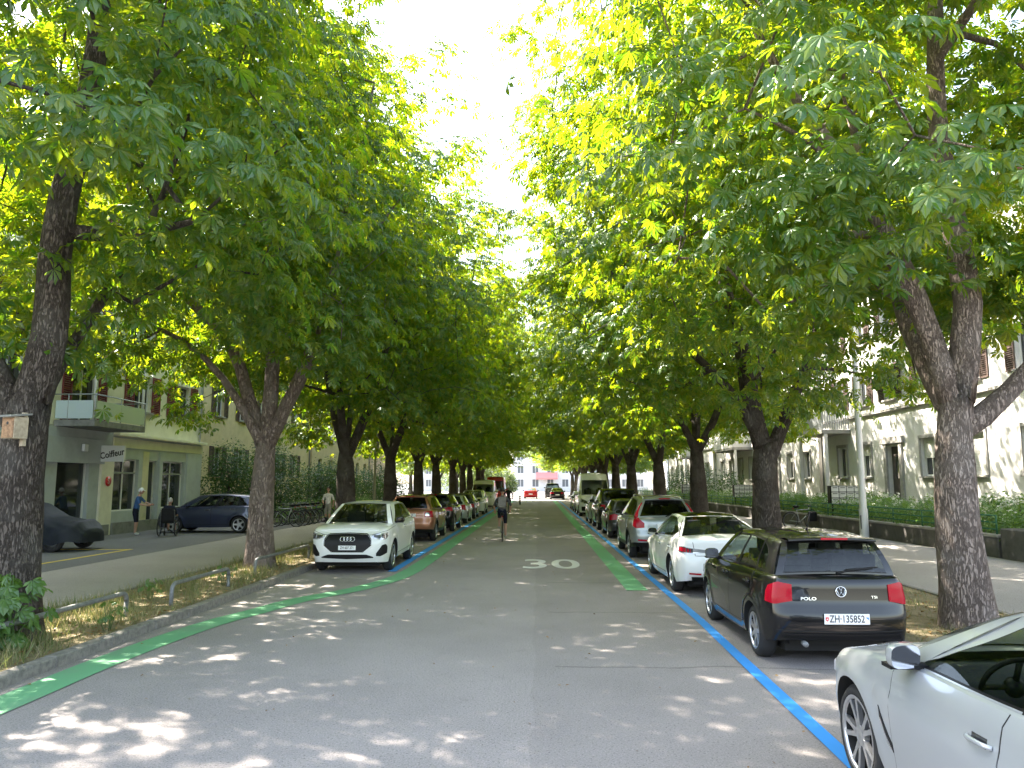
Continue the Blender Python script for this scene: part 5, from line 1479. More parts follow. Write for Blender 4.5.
def plain_house(name, label, X, s, y0, y1, wallm, zfl, h_eave, wins_y, shm='brown', ww=1.2, wh=1.6, door=None, base=.1, reveal=.22, sh=True, blind=(), surround=False, string=None, sh_ground=False, depth=11):
    ymid = (y0 + y1) / 2
    t = thing(name, label, 'house', (X, ymid, base))
    ops = []; n = 0
    for k, zf in enumerate(zfl):
        for y in wins_y:
            if door and k == 0 and abs(y - door[0]) < 1.3: continue
            ops.append((y - ww / 2, y + ww / 2, zf, zf + wh))
    if door: ops.append((door[0] - .62, door[0] + .62, door[1], door[2]))
    mb = MB(); wall_open(mb, X, s, y0, y1, base, h_eave, ops, depth=reveal); shell(mb, X, s, y0, y1, base, h_eave, depth)
    mb.build('wall', M[wallm], t)
    r = random.Random(int(y0 * 7))
    for (a, b, c, d) in ops:
        if door and abs((a + b) / 2 - door[0]) < .1 and c == door[1]:
            dm = MB(); dm.box((X - s * reveal, (a + b) / 2, (c + d) / 2), (.06, b - a, d - c)); do = dm.build('door', M['dkwood'], t)
            pm_ = MB(); pm_.box((X - s * (reveal - .04), (a + b) / 2, c + (d - c) * .62), (.02, .5, 1.0)); pm_.build('pane', M['pane'], do)
            sm = MB()
            for yy in (a - .16, b + .16): sm.box((X + s * .03, yy, (c + d) / 2 + .1), (.12, .30, d - c + .2))
            sm.box((X + s * .05, (a + b) / 2, d + .28), (.18, b - a + 1.0, .32)); sm.build('door_surround', M['stone'], t, bevel=.01)
            st = MB(); st.box((X + s * .5, (a + b) / 2, c - .15), (1.0, b - a + .5, .3)); st.build('step', M['stone'], t, bevel=.01)
            continue
        first = c == zfl[0]
        window(t, X, s, a, b, c, d, sh=sh and (sh_ground or not first), shmat=shm, shw=ww / 2 - .06, depth=reveal - .05, blind=r.choice([0, .35, .55, 0, 1]) if first and blind else r.choice([0, 0, 0, .4]), mull=1)
        if surround and first:
            sm = MB()
            for yy in (a - .07, b + .07): sm.box((X + s * .02, yy, (c + d) / 2), (.06, .13, d - c + .02))
            sm.box((X + s * .02, (a + b) / 2, d + .08), (.07, b - a + .28, .14)); sm.build('window_surround', M['stone'], t, bevel=.005)
    if string:
        sm = MB(); sm.box((X + s * .06, ymid, string), (.16, y1 - y0, .13)); sm.build('string_course', M['stone'], t, bevel=.01)
    roof(t, X, s, y0, y1, h_eave + .1, depth)
    downpipe(t, X, s, y1 - .35, base + .4, h_eave)
    o2 = Vector((-X, -ymid, -base))
    for ch in t.children: ch.location = ch.location + o2
    return t
LY = lambda a, b, st: [a + st * k for k in range(int((b - a) / st) + 1)]
plain_house('apartment_house', 'ochre apartment house with brown shutters behind the garden shrubs', -18.5, 1, 37.8, 62, 'h_ochre', [2.5, 5.9, 9.0, 12.0], 14.6, LY(40.4, 60.5, 3.55), sh_ground=True)
plain_house('apartment_house', 'plain ochre apartment house farther down beyond the street lamp', -18.5, 1, 62.6, 84, 'h_ochre', [2.5, 5.6, 8.6, 11.6], 14.2, LY(65, 82.5, 3.4), sh=False)
plain_house('apartment_house', 'pinkish apartment house at the far end of the left row', -18.5, 1, 84.6, 98.5, 'h_pink', [2.5, 5.6, 8.6, 11.6], 14.4, LY(87, 97.5, 3.3), sh=False)
hr1 = plain_house('white_house', 'white house with the grey stone door surround behind the hydrangeas', 16.5, -1, 12, 45.5, 'h_white', [2.35, 5.95, 9.0], 12.6, [16.3, 19.6, 22.9, 26.2, 29.6, 33.2, 36.4, 39.4, 42.4], door=(36.4, 1.15, 3.75), blind=True, surround=True, string=5.45)
hr2 = plain_house('white_house', 'off-white house with pale solid balcony, beyond the slatted balcony', 16.5, -1, 46, 73, 'h_white2', [2.35, 5.95, 9.0], 12.4, LY(48, 72, 3.1), door=(54.2, 1.15, 3.7), blind=True, surround=True, string=5.3, sh=False)
hr3 = plain_house('white_house', 'white house at the far end of the right row before the crossing', 16.5, -1, 73.6, 98.5, 'h_white', [2.35, 5.8, 8.8], 12.4, LY(76, 97, 3.3), surround=True, string=5.3)
def right_balcony(par, y0, y1, z, solid):
    X = 16.5; ox, oy, oz = par.location
    mb = MB(); mb.box((X - .75 - ox, (y0 + y1) / 2 - oy, z - oz), (1.5, y1 - y0, .2)); bo = mb.build('balcony', M['stone'], par, bevel=.01)
    p = MB(); xs = X - 1.45 - ox
    if solid:
        p.box((xs, (y0 + y1) / 2 - oy, z + .6 - oz), (.08, y1 - y0, 1.0))
        for y in (y0 + .04, y1 - .04): p.box((X - .74 - ox, y - oy, z + .6 - oz), (1.36, .08, 1.0))
        p.build('parapet', M['h_white'], bo, bevel=.01)
    else:
        n = int((y1 - y0) / .11)
        for k in range(n + 1): p.box((xs, lerp(y0, y1, k / n) - oy, z + .58 - oz), (.02, .06, .9))
        for k in range(12):
            for y in (y0, y1): p.box((lerp(X - 1.42, X - .1, k / 11) - ox, y - oy, z + .58 - oz), (.06, .02, .9))
        p.box((xs, (y0 + y1) / 2 - oy, z + 1.06 - oz), (.06, y1 - y0 + .06, .05)); p.build('railing', M['gframe'], bo)
    for y in (y0 + .1, y1 - .1):
        c = MB(); c.box((X - 1.3 - ox, y - oy, z / 2 - oz), (.18, .18, z - .22)); c.build('post', M['h_white'], bo)
right_balcony(hr1, 41.2, 45.3, 4.75, False); right_balcony(hr2, 60, 67, 4.7, True); right_balcony(hr3, 80, 85, 4.7, True)
# open dark shutters plus a tipped-out blind on the first floor
t = thing('window_awning', 'faded grey awning board tipped out over the first floor window of the white house', 'awning', (16.2, 36.6, 7.55))
mb = MB(); mb.box((-.35, 0, 0), (.9, 3.4, .05), 0, Matrix.Rotation(R(-20), 3, 'Y')); mb.build('cloth', M['conc'], t)
mb = MB(); mb.tube([(-.75, -1.65, -.1), (.28, -1.65, -.75)], .015, 5); mb.tube([(-.75, 1.65, -.1), (.28, 1.65, -.75)], .015, 5); mb.build('arm', M['gframe'], t)

# ---- beyond the crossing
def far_house(label, x0, x1, y, h, wm, nx, nz, awn=None):
    t = thing('corner_building', label, 'building', ((x0 + x1) / 2, y, 0)); ox, oy = (x0 + x1) / 2, y
    mb = MB(); ops = []; w = (x1 - x0) / nx
    for i in range(nx):
        for j in range(nz): ops.append((x0 + w * (i + .3) - ox, x0 + w * (i + .7) - ox, 1.2 + j * 3.2 + (3 if awn and j == 0 and 0 else 0), 2.9 + j * 3.2))
    t2 = MB(); wall_open(t2, 0, 1, x0 - ox, x1 - ox, 0, h, ops, depth=.25)
    t2.v = [(vy, -vx, vz) for (vx, vy, vz) in t2.v]; t2.f = [f[::-1] for f in t2.f]
    # turned to face the camera (-Y)
    t2.v = [(a, b, c) for (a, b, c) in t2.v]
    for xx in (x0 - ox, x1 - ox): t2.add([(xx, 0, 0), (xx, 11, 0), (xx, 11, h), (xx, 0, h)], [(0, 1, 2, 3)])
    t2.add([(x0 - ox, 11, 0), (x1 - ox, 11, 0), (x1 - ox, 11, h), (x0 - ox, 11, h)], [(0, 1, 2, 3)])
    t2.build('wall', M[wm], t)
    for (a, b, c, d) in ops:
        m = MB(); m.add([(a, .22, c), (b, .22, c), (b, .22, d), (a, .22, d)], [(0, 1, 2, 3)]); wi = m.build('window', M['pane_hazed'], t)
        f = MB(); f.box(((a + b) / 2, .19, (c + d) / 2), (.08, .05, d - c)); f.build('frame', M['wframe'], wi)
    r = MB(); V = [(x0 - ox - .5, -.5, h), (x1 - ox + .5, -.5, h), (x1 - ox + .5, 11.5, h), (x0 - ox - .5, 11.5, h), (x0 - ox + 2, 5.5, h + 3), (x1 - ox - 2, 5.5, h + 3)]
    r.add(V, [(0, 1, 5, 4), (1, 2, 5), (2, 3, 4, 5), (3, 0, 4), (0, 3, 2, 1)]); r.build('roof', M['roof_t'], t)
    if awn:
        a = MB(); a.quad((awn[0] - ox, -.05, 4.6), (awn[1] - ox, -.05, 4.6), (awn[1] - ox, -1.6, 3.3), (awn[0] - ox, -1.6, 3.3)); a.quad((awn[0] - ox, -1.6, 3.3), (awn[1] - ox, -1.6, 3.3), (awn[1] - ox, -1.6, 2.9), (awn[0] - ox, -1.6, 2.9))
        a.build('awning', M['awning'], t)
far_house('white corner building with a long red awning closing the far end of the street', -6, 26, 185, 13, 'h_white', 9, 4, (-.5, 4.6))
far_house('pale cream building far behind the light shrubs left of the red awning', -30, -8, 200, 15, 'h_white2', 7, 4)
far_house('white building on the far right beyond the crossing', 28, 50, 170, 13, 'h_white', 7, 4)
# ------------------------------------------------------------------ shrubs and hedges
def bush_mesh(name, blobs, n, size, mat, seed, flowers=0):
    rs = np.random.RandomState(seed); P = []; X = []
    vol = np.array([b[1][0] * b[1][1] * b[1][2] for b in blobs]) ** .67; cnt = (n * vol / vol.sum()).astype(int)
    for (c, r), k in zip(blobs, cnt):
        d = unit(rs.normal(size=(k, 3))); rho = rs.uniform(0, 1, (k, 1)) ** .3 * (1 + .13 * np.sin(5 * d[:, :1] + 7 * d[:, 1:2] + seed) + .10 * np.sin(9 * d[:, 2:] + 8 * d[:, :1]))
        P.append(np.array(c) + d * rho * np.array(r)); X.append(d)
    P = np.concatenate(P); X = np.concatenate(X); m = P[:, 2] > .03; P, X = P[m], X[m]; k = len(P)
    xd = unit(X + rs.normal(size=(k, 3)) * .6 - np.array([0, 0, .3])); nr = unit(X * .6 + np.array([0, 0, .8]) + rs.normal(size=(k, 3)) * .45)
    return scatter(name, simple_leaf(), P, xd, nr, rs.uniform(.6, 1.2, k) * size, [mat])
def bush(name, label, cat, loc, blobs, n, size, mat, seed, group=None, stems=True, flowers=0):
    t = thing(name, label, cat, loc, 0, group)
    o = bpy.data.objects.new('foliage', bush_mesh('bush', blobs, n, size, mat, seed)); C.objects.link(o); o.parent = t
    rg = random.Random(seed)
    if stems:
        mb = MB()
        for (c, r) in blobs:
            for k in range(3):
                mb.tube([(c[0] * .4 + rg.uniform(-.1, .1), c[1] * .6 + rg.uniform(-.1, .1), -.05), (c[0] * .8, c[1] * .9, c[2] * .5), (c[0] + rg.uniform(-.3, .3) * r[0], c[1] + rg.uniform(-.3, .3) * r[1], c[2] + r[2] * .5)], [.04, .03, .012], 5)
        mb.build('stem', M['bark'], t)
    if flowers:
        rs = np.random.RandomState(seed + 9); mb = []
        P = []; 
        for k in range(flowers):
            c, r = blobs[rs.randint(len(blobs))]; d = unit(rs.normal(size=3) + np.array([-.6, -.5, .7])); cpos = np.array(c) + d * np.array(r) * 1.0
            q = unit(rs.normal(size=(26, 3))) * .085 + cpos; P.append(q)
        P = np.concatenate(P); k = len(P); nr = unit(rs.normal(size=(k, 3)) + np.array([0, 0, .8])); xd = unit(rs.normal(size=(k, 3)))
        fo = bpy.data.objects.new('flower_heads', scatter('blossom', simple_leaf(.45), P, xd, nr, rs.uniform(.05, .08, k), [M['flower']])); C.objects.link(fo); fo.parent = t; tag(fo, kind='stuff')
    return t
GS = 'shrubs in the front garden of the ochre houses'
bush('garden_shrub', 'large dark shrub against the corner of the hairdresser house', 'shrub', (-15.6, 38.6, .1), [((0, 0, 1.7), (1.7, 1.5, 1.9)), ((.6, 1.2, 1.2), (1.3, 1.2, 1.4)), ((.3, -.6, 2.8), (1.1, 1.1, 1.3))], 7000, .14, M['bush'], 31, GS)
bush('garden_shrub', 'tall dark shrub behind the row of parked bicycles', 'shrub', (-14.6, 42.6, .1), [((0, 0, 1.9), (1.9, 1.8, 2.1)), ((-.8, 1.0, 3.2), (1.2, 1.2, 1.3)), ((.8, -.9, 1.0), (1.2, 1.2, 1.2))], 7500, .14, M['bush'], 32, GS)
bush('garden_shrub', 'dark shrub behind the man in the white t-shirt', 'shrub', (-13.6, 47.6, .1), [((0, 0, 1.5), (1.6, 1.9, 1.7)), ((.2, 1.6, 1.9), (1.4, 1.5, 1.6))], 6500, .14, M['bush'], 33, GS)
bush('garden_shrub', 'shrub farther along the garden near the street lamp', 'shrub', (-14.2, 54, .1), [((0, 0, 1.7), (1.8, 2.2, 1.9)), ((.2, 2.0, 1.3), (1.5, 1.7, 1.5))], 5500, .15, M['bush'], 34, GS)
bush('garden_shrub', 'long dark shrub mass far along the left garden', 'shrub', (-14.6, 64, .1), [((0, 0, 1.5), (1.8, 3.5, 1.7)), ((0, 6, 1.9), (1.8, 3.5, 2.0)), ((0, 13, 1.5), (1.8, 4, 1.7))], 7000, .18, M['bush'], 35, GS)
bush('low_hedge', 'low green hedge along the pavement behind the parked bicycles', 'hedge', (-12.2, 41.0, .1), [((0, dy, .5), (.55, 1.2, .62)) for dy in np.linspace(-3.5, 14, 12)], 9000, .085, M['hedge'], 36, None, False)
def hedge_row(name, label, x, y0, y1, z, rx, rz, n, seed):
    x -= .22; z -= .12; rx += .10; rz += .05
    return bush(name, label, 'hedge', (x, y0, z), [((0, dy, rz * .8), (rx, .9, rz)) for dy in np.linspace(0, y1 - y0, int((y1 - y0) / 1.1))], n, .085, M['hedge'], seed, None, False)
hedge_row('clipped_hedge', 'clipped green hedge behind the green railing in front of the white house', 13.0, 19.5, 45, .6, .62, .55, 22000, 41)
hedge_row('clipped_hedge', 'clipped green hedge farther along in front of the off-white house', 13.0, 47, 72, .6, .62, .55, 13000, 42)
bush('garden_shrub', 'dark evergreen shrub mass behind the hedge far along the right row', 'shrub', (14.6, 74, .6), [((0, -14, 1.2), (1.1, 2.2, 1.5)), ((.2, -5, 1.3), (1.1, 2.5, 1.7)), ((0, 5, 1.4), (1.2, 3, 1.9)), ((0, 16, 1.4), (1.2, 3, 1.9))], 6500, .17, M['bush'], 46, None, False)
hedge_row('clipped_hedge', 'far stretch of clipped hedge in front of the last white house', 13.0, 74, 97, .6, .62, .55, 8000, 43)
GH = 'white hydrangea bushes in front of the white house'
for k, (y, hh, lab) in enumerate(((24.3, .95, 'hydrangea bush nearest the dark concrete planter, behind the pale trunk'), (28.0, .85, 'hydrangea bush hidden mostly behind the pale trunk'), (32.2, .8, 'white hydrangea bush under the window with the half lowered blind'), (34.8, 1.0, 'tall white hydrangea bush beside the stone-framed door'), (39.0, .75, 'white hydrangea bush just past the stone-framed door'), (44, .8, 'white hydrangea bush below the slatted balcony'), (51, .8, 'hydrangea bush in front of the off-white house'), (58, .8, 'hydrangea bush near the pale solid balcony'))):
    bush('hydrangea', lab, 'shrub', (14.3, y, .6), [((0, 0, hh * .55), (.85, 1.3, hh * .7)), ((.2, .9, hh * .5), (.8, .9, hh * .62)), ((-.2, -.9, hh * .5), (.7, .9, hh * .6))], 3600, .12, M['hedge'], 50 + k, GH, True, 26)
# garden trees behind the far rows
GT = 'garden trees beyond the crossing'
for k, (x, y, lab) in enumerate(((-14.5, 113, 'big garden tree past the crossing behind the left row'), (-20, 121, 'garden tree farthest from the street on the left past the crossing'), (-13.5, 128, 'garden tree just left of the pale sunlit trees'), (13.5, 115, 'garden tree past the crossing behind the right row'), (15, 127, 'second garden tree past the crossing behind the right row'))):
    t = place_tree(kR[0] if k % 2 else kL[0], (x, y, 0), lab, GT, 1.3 * k, (1, 1, .95))
# pale sunlit trees and shrubs beyond the crossing
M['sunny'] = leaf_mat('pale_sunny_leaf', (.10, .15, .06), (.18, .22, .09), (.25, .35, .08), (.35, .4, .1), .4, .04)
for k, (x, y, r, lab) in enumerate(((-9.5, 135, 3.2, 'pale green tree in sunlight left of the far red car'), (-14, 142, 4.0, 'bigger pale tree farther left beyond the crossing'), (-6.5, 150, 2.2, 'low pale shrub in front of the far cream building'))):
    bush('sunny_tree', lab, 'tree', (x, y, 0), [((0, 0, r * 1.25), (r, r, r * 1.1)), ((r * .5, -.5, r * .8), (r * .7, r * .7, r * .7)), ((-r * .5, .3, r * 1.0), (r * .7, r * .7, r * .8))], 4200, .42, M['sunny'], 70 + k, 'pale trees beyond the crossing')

# ---- garden wall, railing, letterboxes on the right
t = thing('garden_wall', 'low concrete garden wall under the green railing', 'wall', (12.18, 60, .1))
M['conc_dark'] = stucco('dark_weathered_concrete', (.13, .125, .12), (.07, .07, .065), 3)
mb = MB(); mb.box((0, 0, .26), (.22, 78, .56)); mb.build('wall_body', M['conc_dark'], t, bevel=.02)
mb = MB(); mb.box((0, 0, .56), (.30, 78.1, .07)); mb.build('coping', M['stone'], t, bevel=.01)
t = thing('planter', 'dark concrete planter block at the near end of the garden wall', 'planter', (12.5, 18.4, .1))
mb = MB(); mb.box((0, 0, .38), (.9, 4.9, .80)); mb.build('planter_box', M['conc_dark'], t, bevel=.03)
t = thing('garden_railing', 'green metal railing on top of the low garden wall', 'railing', (12.18, 21.2, .73))
mb = MB()
for z in (.10, .28, .46): mb.tube([(0, 0, z), (0, 76, z)], .022, 6)
mb.build('rail', M['rail_green'], t)
for k in range(39):
    mb = MB(); mb.tube([(0, k * 2.0, -.05), (0, k * 2.0, .48)], .024, 6)
    if k == 0: po = mb.build('post', M['rail_green'], t); pd = po.data
    else: o = bpy.data.objects.new('post', pd); C.objects.link(o); o.parent = t; o.location = (0, k * 2.0, 0)
def letterboxes(lab, x, y):
    t = thing('letterbox_stand', lab, 'letterboxes', (x, y, .6), 0, 'letterbox stands in the right front gardens')
    mb = MB(); mb.box((0, .1, .95), (1.36, .32, .78)); mb.build('cabinet', M['trim'], t, bevel=.01)
    for sx in (-.55, .55):
        mb = MB(); mb.box((sx, .1, .25), (.06, .06, .6)); mb.build('post', M['trim'], t)
    for i in range(4):
        for j in range(3):
            mb = MB(); mb.box((-.48 + i * .32, -.072, .70 + j * .25), (.29, .03, .215)); b = mb.build('letterbox', M['blind'], t, bevel=.006)
            mb = MB(); mb.box((-.48 + i * .32, -.0905, .755 + j * .25), (.2, .006, .03)); mb.build('slot', M['ink'], b)
letterboxes('grey letterbox cabinet on posts beside the white lamp post', 13.0, 33.3)
letterboxes('grey letterbox cabinet in the hedge between the two big dark trunks', 13.0, 49.5)
letterboxes('farthest grey letterbox cabinet in the right hedge', 13.0, 67)

# ---- street lamps
t = thing('street_lamp', 'tall pale grey street lamp post on the right pavement by the garden wall', 'lamp', (11.75, 28.6, .1))
mb = MB(); mb.tube([(0, 0, 0), (0, 0, 1.0), (0, 0, 1.05), (0, 0, 6), (0, 0, 11.5)], [.155, .15, .125, .10, .07], 16); mb.build('post', M['lamp_post'], t, sharp=40)
mb = MB(); mb.tube([(0, 0, 11.3), (-.15, -.05, 11.9), (-1.2, -.2, 12.4), (-5.1, -1.0, 12.5)], .045, 8); mb.build('arm', M['lamp_post'], t)
mb = MB(); mb.ball((-5.6, -1.1, 12.46), (.55, .16, .09), 14, 8); mb.build('lamp_head', M['lamp_post'], t)
mb = MB(); mb.box((-.13, -.06, .55), (.03, .10, .5)); mb.build('hatch', M['galv'], t, bevel=.01)
t = thing('street_lamp', 'short olive lantern post behind the trees on the left pavement', 'lamp', (-9.6, 45.2, .1))
M['olive'] = pm('olive_post_paint', (.24, .24, .17), .6)
mb = MB(); mb.tube([(0, 0, 0), (0, 0, .8), (0, 0, .85), (0, 0, 3.7)], [.14, .14, .09, .075], 12); mb.build('post', M['olive'], t, sharp=40)
mb = MB(); mb.lathe([(.06, 3.7), (.2, 3.85), (.24, 4.3), (.27, 4.32), (.05, 4.55), (.001, 4.6)], 12); mb.build('lantern', M['clear_lens'], t)
# ---- hoop rails on the left verge
GHR = 'low tubular hoop rails on the left verge'
for (x, ya, yb, lab) in ((-6.1, 8.2, 11.5, 'low grey hoop rail beside the leafy sprout at the birdhouse tree'), (-5.9, 12.5, 14.8, 'middle low grey hoop rail, standing between the two nearest left trees'), (-6.0, 16.45, 20.3, 'low grey hoop rail at the foot of the pale mottled chestnut')):
    t = thing('hoop_rail', lab, 'railing', (x, ya, .1), 0, GHR); L = yb - ya; mb = MB(); P = [(0, 0, -.1), (0, 0, .22)]
    for a in np.linspace(0, 90, 6): P.append((0, .12 - .12 * math.cos(R(a)), .22 + .12 * math.sin(R(a))))
    for a in np.linspace(90, 0, 6): P.append((0, L - .12 + .12 * math.cos(R(a)), .22 + .12 * math.sin(R(a))))
    P += [(0, L, .22), (0, L, -.1)]
    mb.tube(P, .033, 10); mb.build('rail', M['galv'], t)
# ---- birdhouse
M['wood'] = pm('weathered_wood', (.42, .25, .14), .8, noise=(25, (.20, .12, .07), .4, .65)); M['wood_grey'] = pm('pale_wood', (.45, .38, .28), .8, noise=(18, (.3, .25, .18), .4, .65))
t = thing('birdhouse', 'small wooden birdhouse hung on the thick chestnut trunk', 'birdhouse', (-6.50, 9.34, 2.60), R(-16))
mb = MB(); mb.box((0, 0, .13), (.21, .19, .27)); mb.build('box', M['wood_grey'], t, bevel=.004)
mb = MB(); mb.box((0, -.099, .125), (.185, .012, .245)); f = mb.build('front_board', M['wood'], t, bevel=.003)
mb = MB(); mb.lathe([(.02, 0), (.001, .001)], 14, Matrix.Translation((0, -.1065, .185)) @ Matrix.Rotation(R(90), 4, 'X')); mb.build('entrance_hole', M['ink'], f)
mb = MB(); mb.box((0, -.03, .285), (.27, .30, .025), 0, Matrix.Rotation(R(8), 3, 'X')); mb.build('roof', M['conc'], t, bevel=.004)
mb = MB(); mb.box((0, .12, .12), (.05, .05, .42)); mb.build('batten', M['wood_grey'], t)
# ---- leafy sprouts at the foot of the trees
def sprout(lab, loc, n, seed, sp=(.42, .38, .40), k=.19):
    rs = np.random.RandomState(seed); t = thing('chestnut_sprout', lab, 'plant', loc, 0, 'chestnut sprouts at the feet of the trees'); P = []; X = []; N_ = []; mb = MB()
    for i in range(n):
        a = rs.uniform(0, 6.28); r = rs.uniform(.1, 1); p = np.array([math.cos(a) * r * sp[0], math.sin(a) * r * sp[1], .15 + rs.uniform(0, 1) * sp[2] * 1.9])
        d = unit(np.array([math.cos(a), math.sin(a), -.1]) + rs.normal(size=3) * .25); P.append(p); X.append(d); N_.append(unit(np.array([d[0] * .7, d[1] * .7 - .3, .8]) + rs.normal(size=3) * .2))
        if i % 3 == 0: mb.tube([(0.03 * math.cos(a), .03 * math.sin(a), -.02), (p[0] * .5, p[1] * .5, p[2] * .7), tuple(p)], [.06 * k, .045 * k, .025 * k], 5)
    o = bpy.data.objects.new('leaves', scatter('sprout', palmate(5, 85, .26), np.array(P), np.array(X), np.array(N_), rs.uniform(.7, 1.2, n) * k, [M['hedge']])); C.objects.link(o); o.parent = t
    mb.build('stem', M['stem_green'], t)
sprout('bushy chestnut sprout growing at the foot of the birdhouse tree', (-6.15, 9.05, .1), 58, 81)
for k, (x, y, lab) in enumerate(((-6.05, 14.9, 'small leafy weed between the middle rail and the pale mottled chestnut'), (-6.6, 13.2, 'little weed tuft behind the middle hoop rail'), (-5.75, 10.4, 'low dark weed near the end of the first hoop rail'))):
    sprout(lab, (x, y, .1), 16, 84 + k, (.2, .2, .13), .085)
# ---- car under a cover
M['cover'] = pm('dark_blue_grey_car_cover', (.016, .020, .028), .6, bump=(5, .6), spec=.25)
def covered_car():
    t = thing('covered_car', 'car wrapped in a dark blue-grey fabric cover on the forecourt', 'car', (-15.25, 22.6, .1), R(-90))
    c = spec_hatch(L=4.2, W=1.74, R=.31); rs = random.Random(4); mb = MB(); rows = []
    prof = [(0, .66), (.06, .78), (.4, .88), (1.0, 1.0), (1.6, 1.36), (2.0, 1.44), (2.7, 1.45), (3.3, 1.38), (3.9, 1.08), (4.12, .98), (4.2, .8)]
    st = smooth_tab(prof, 44)
    for i, (d, zt) in enumerate(st):
        e = min(1, (min(d, 4.2 - d) + .02) / .45); w = .90 * (1 - .32 * (1 - e) ** 2.2); row = []
        for k in range(37):
            a = math.pi * k / 36; ca, sa = math.cos(a), math.sin(a)
            x = w * math.copysign(abs(ca) ** .55, ca) * (1 - .16 * max(0, sa - .5)); z = .24 + (zt - .24) * abs(sa) ** .62
            fold = .022 * math.sin(9 * d + 3 * math.sin(5 * a)) * (1 - sa * .6) + .015 * math.sin(17 * d + 6 * a) * (1 - sa * .7)
            low = .05 * math.sin(6.5 * d) * (1 - sa) ** 2
            row.append((x * (1 + fold), 2.1 - d, z + fold * .5 + low))
        rows.append(row)
    def inner(r_, k, dy): return [(x * k, y + dy, .24 + (z - .24) * (.4 + .6 * k)) for (x, y, z) in r_]
    rows = [inner(rows[0], .45, .10), inner(rows[0], .8, .075), inner(rows[0], .94, .04)] + rows + [inner(rows[-1], .94, -.04), inner(rows[-1], .8, -.075), inner(rows[-1], .45, -.10)]
    mb.grid(rows, 0, True)
    for r_ in (rows[0], rows[-1]): mb.add(r_, [tuple(range(37))], 0, False)
    mb.build('cover', M['cover'], t)
    X_ = Matrix.Rotation(R(90), 4, 'Y')
    for (x, y) in ((.76, 1.42), (-.76, 1.42), (.76, -1.19), (-.76, -1.19)):
        w = MB(); w.lathe([(.2, -.09), (.29, -.1), (.31, -.06), (.31, .06), (.29, .1), (.2, .09)], 28, X_, 0); wo = w.build('wheel', M['rubber'], t); wo.location = (x, y, .31)
        w = MB(); w.lathe([(.205, -.07), (.2, .07), (.03, .085), (.001, .085)], 24, X_, 0); w.build('rim', M['rim'], wo); 
        if x < 0: wo.rotation_euler.z = math.pi
covered_car()
# ---- bollard
t = thing('bollard', 'thin dark bollard in the roadway near the end of the shade', 'bollard', (-1.75, 74, 0))
mb = MB(); mb.tube([(0, 0, 0), (0, 0, .9)], .075, 10); mb.build('post', M['trim'], t)
mb = MB(); mb.tube([(0, 0, .68), (0, 0, .80)], .079, 10); mb.build('reflective_band', M['plate'], t)

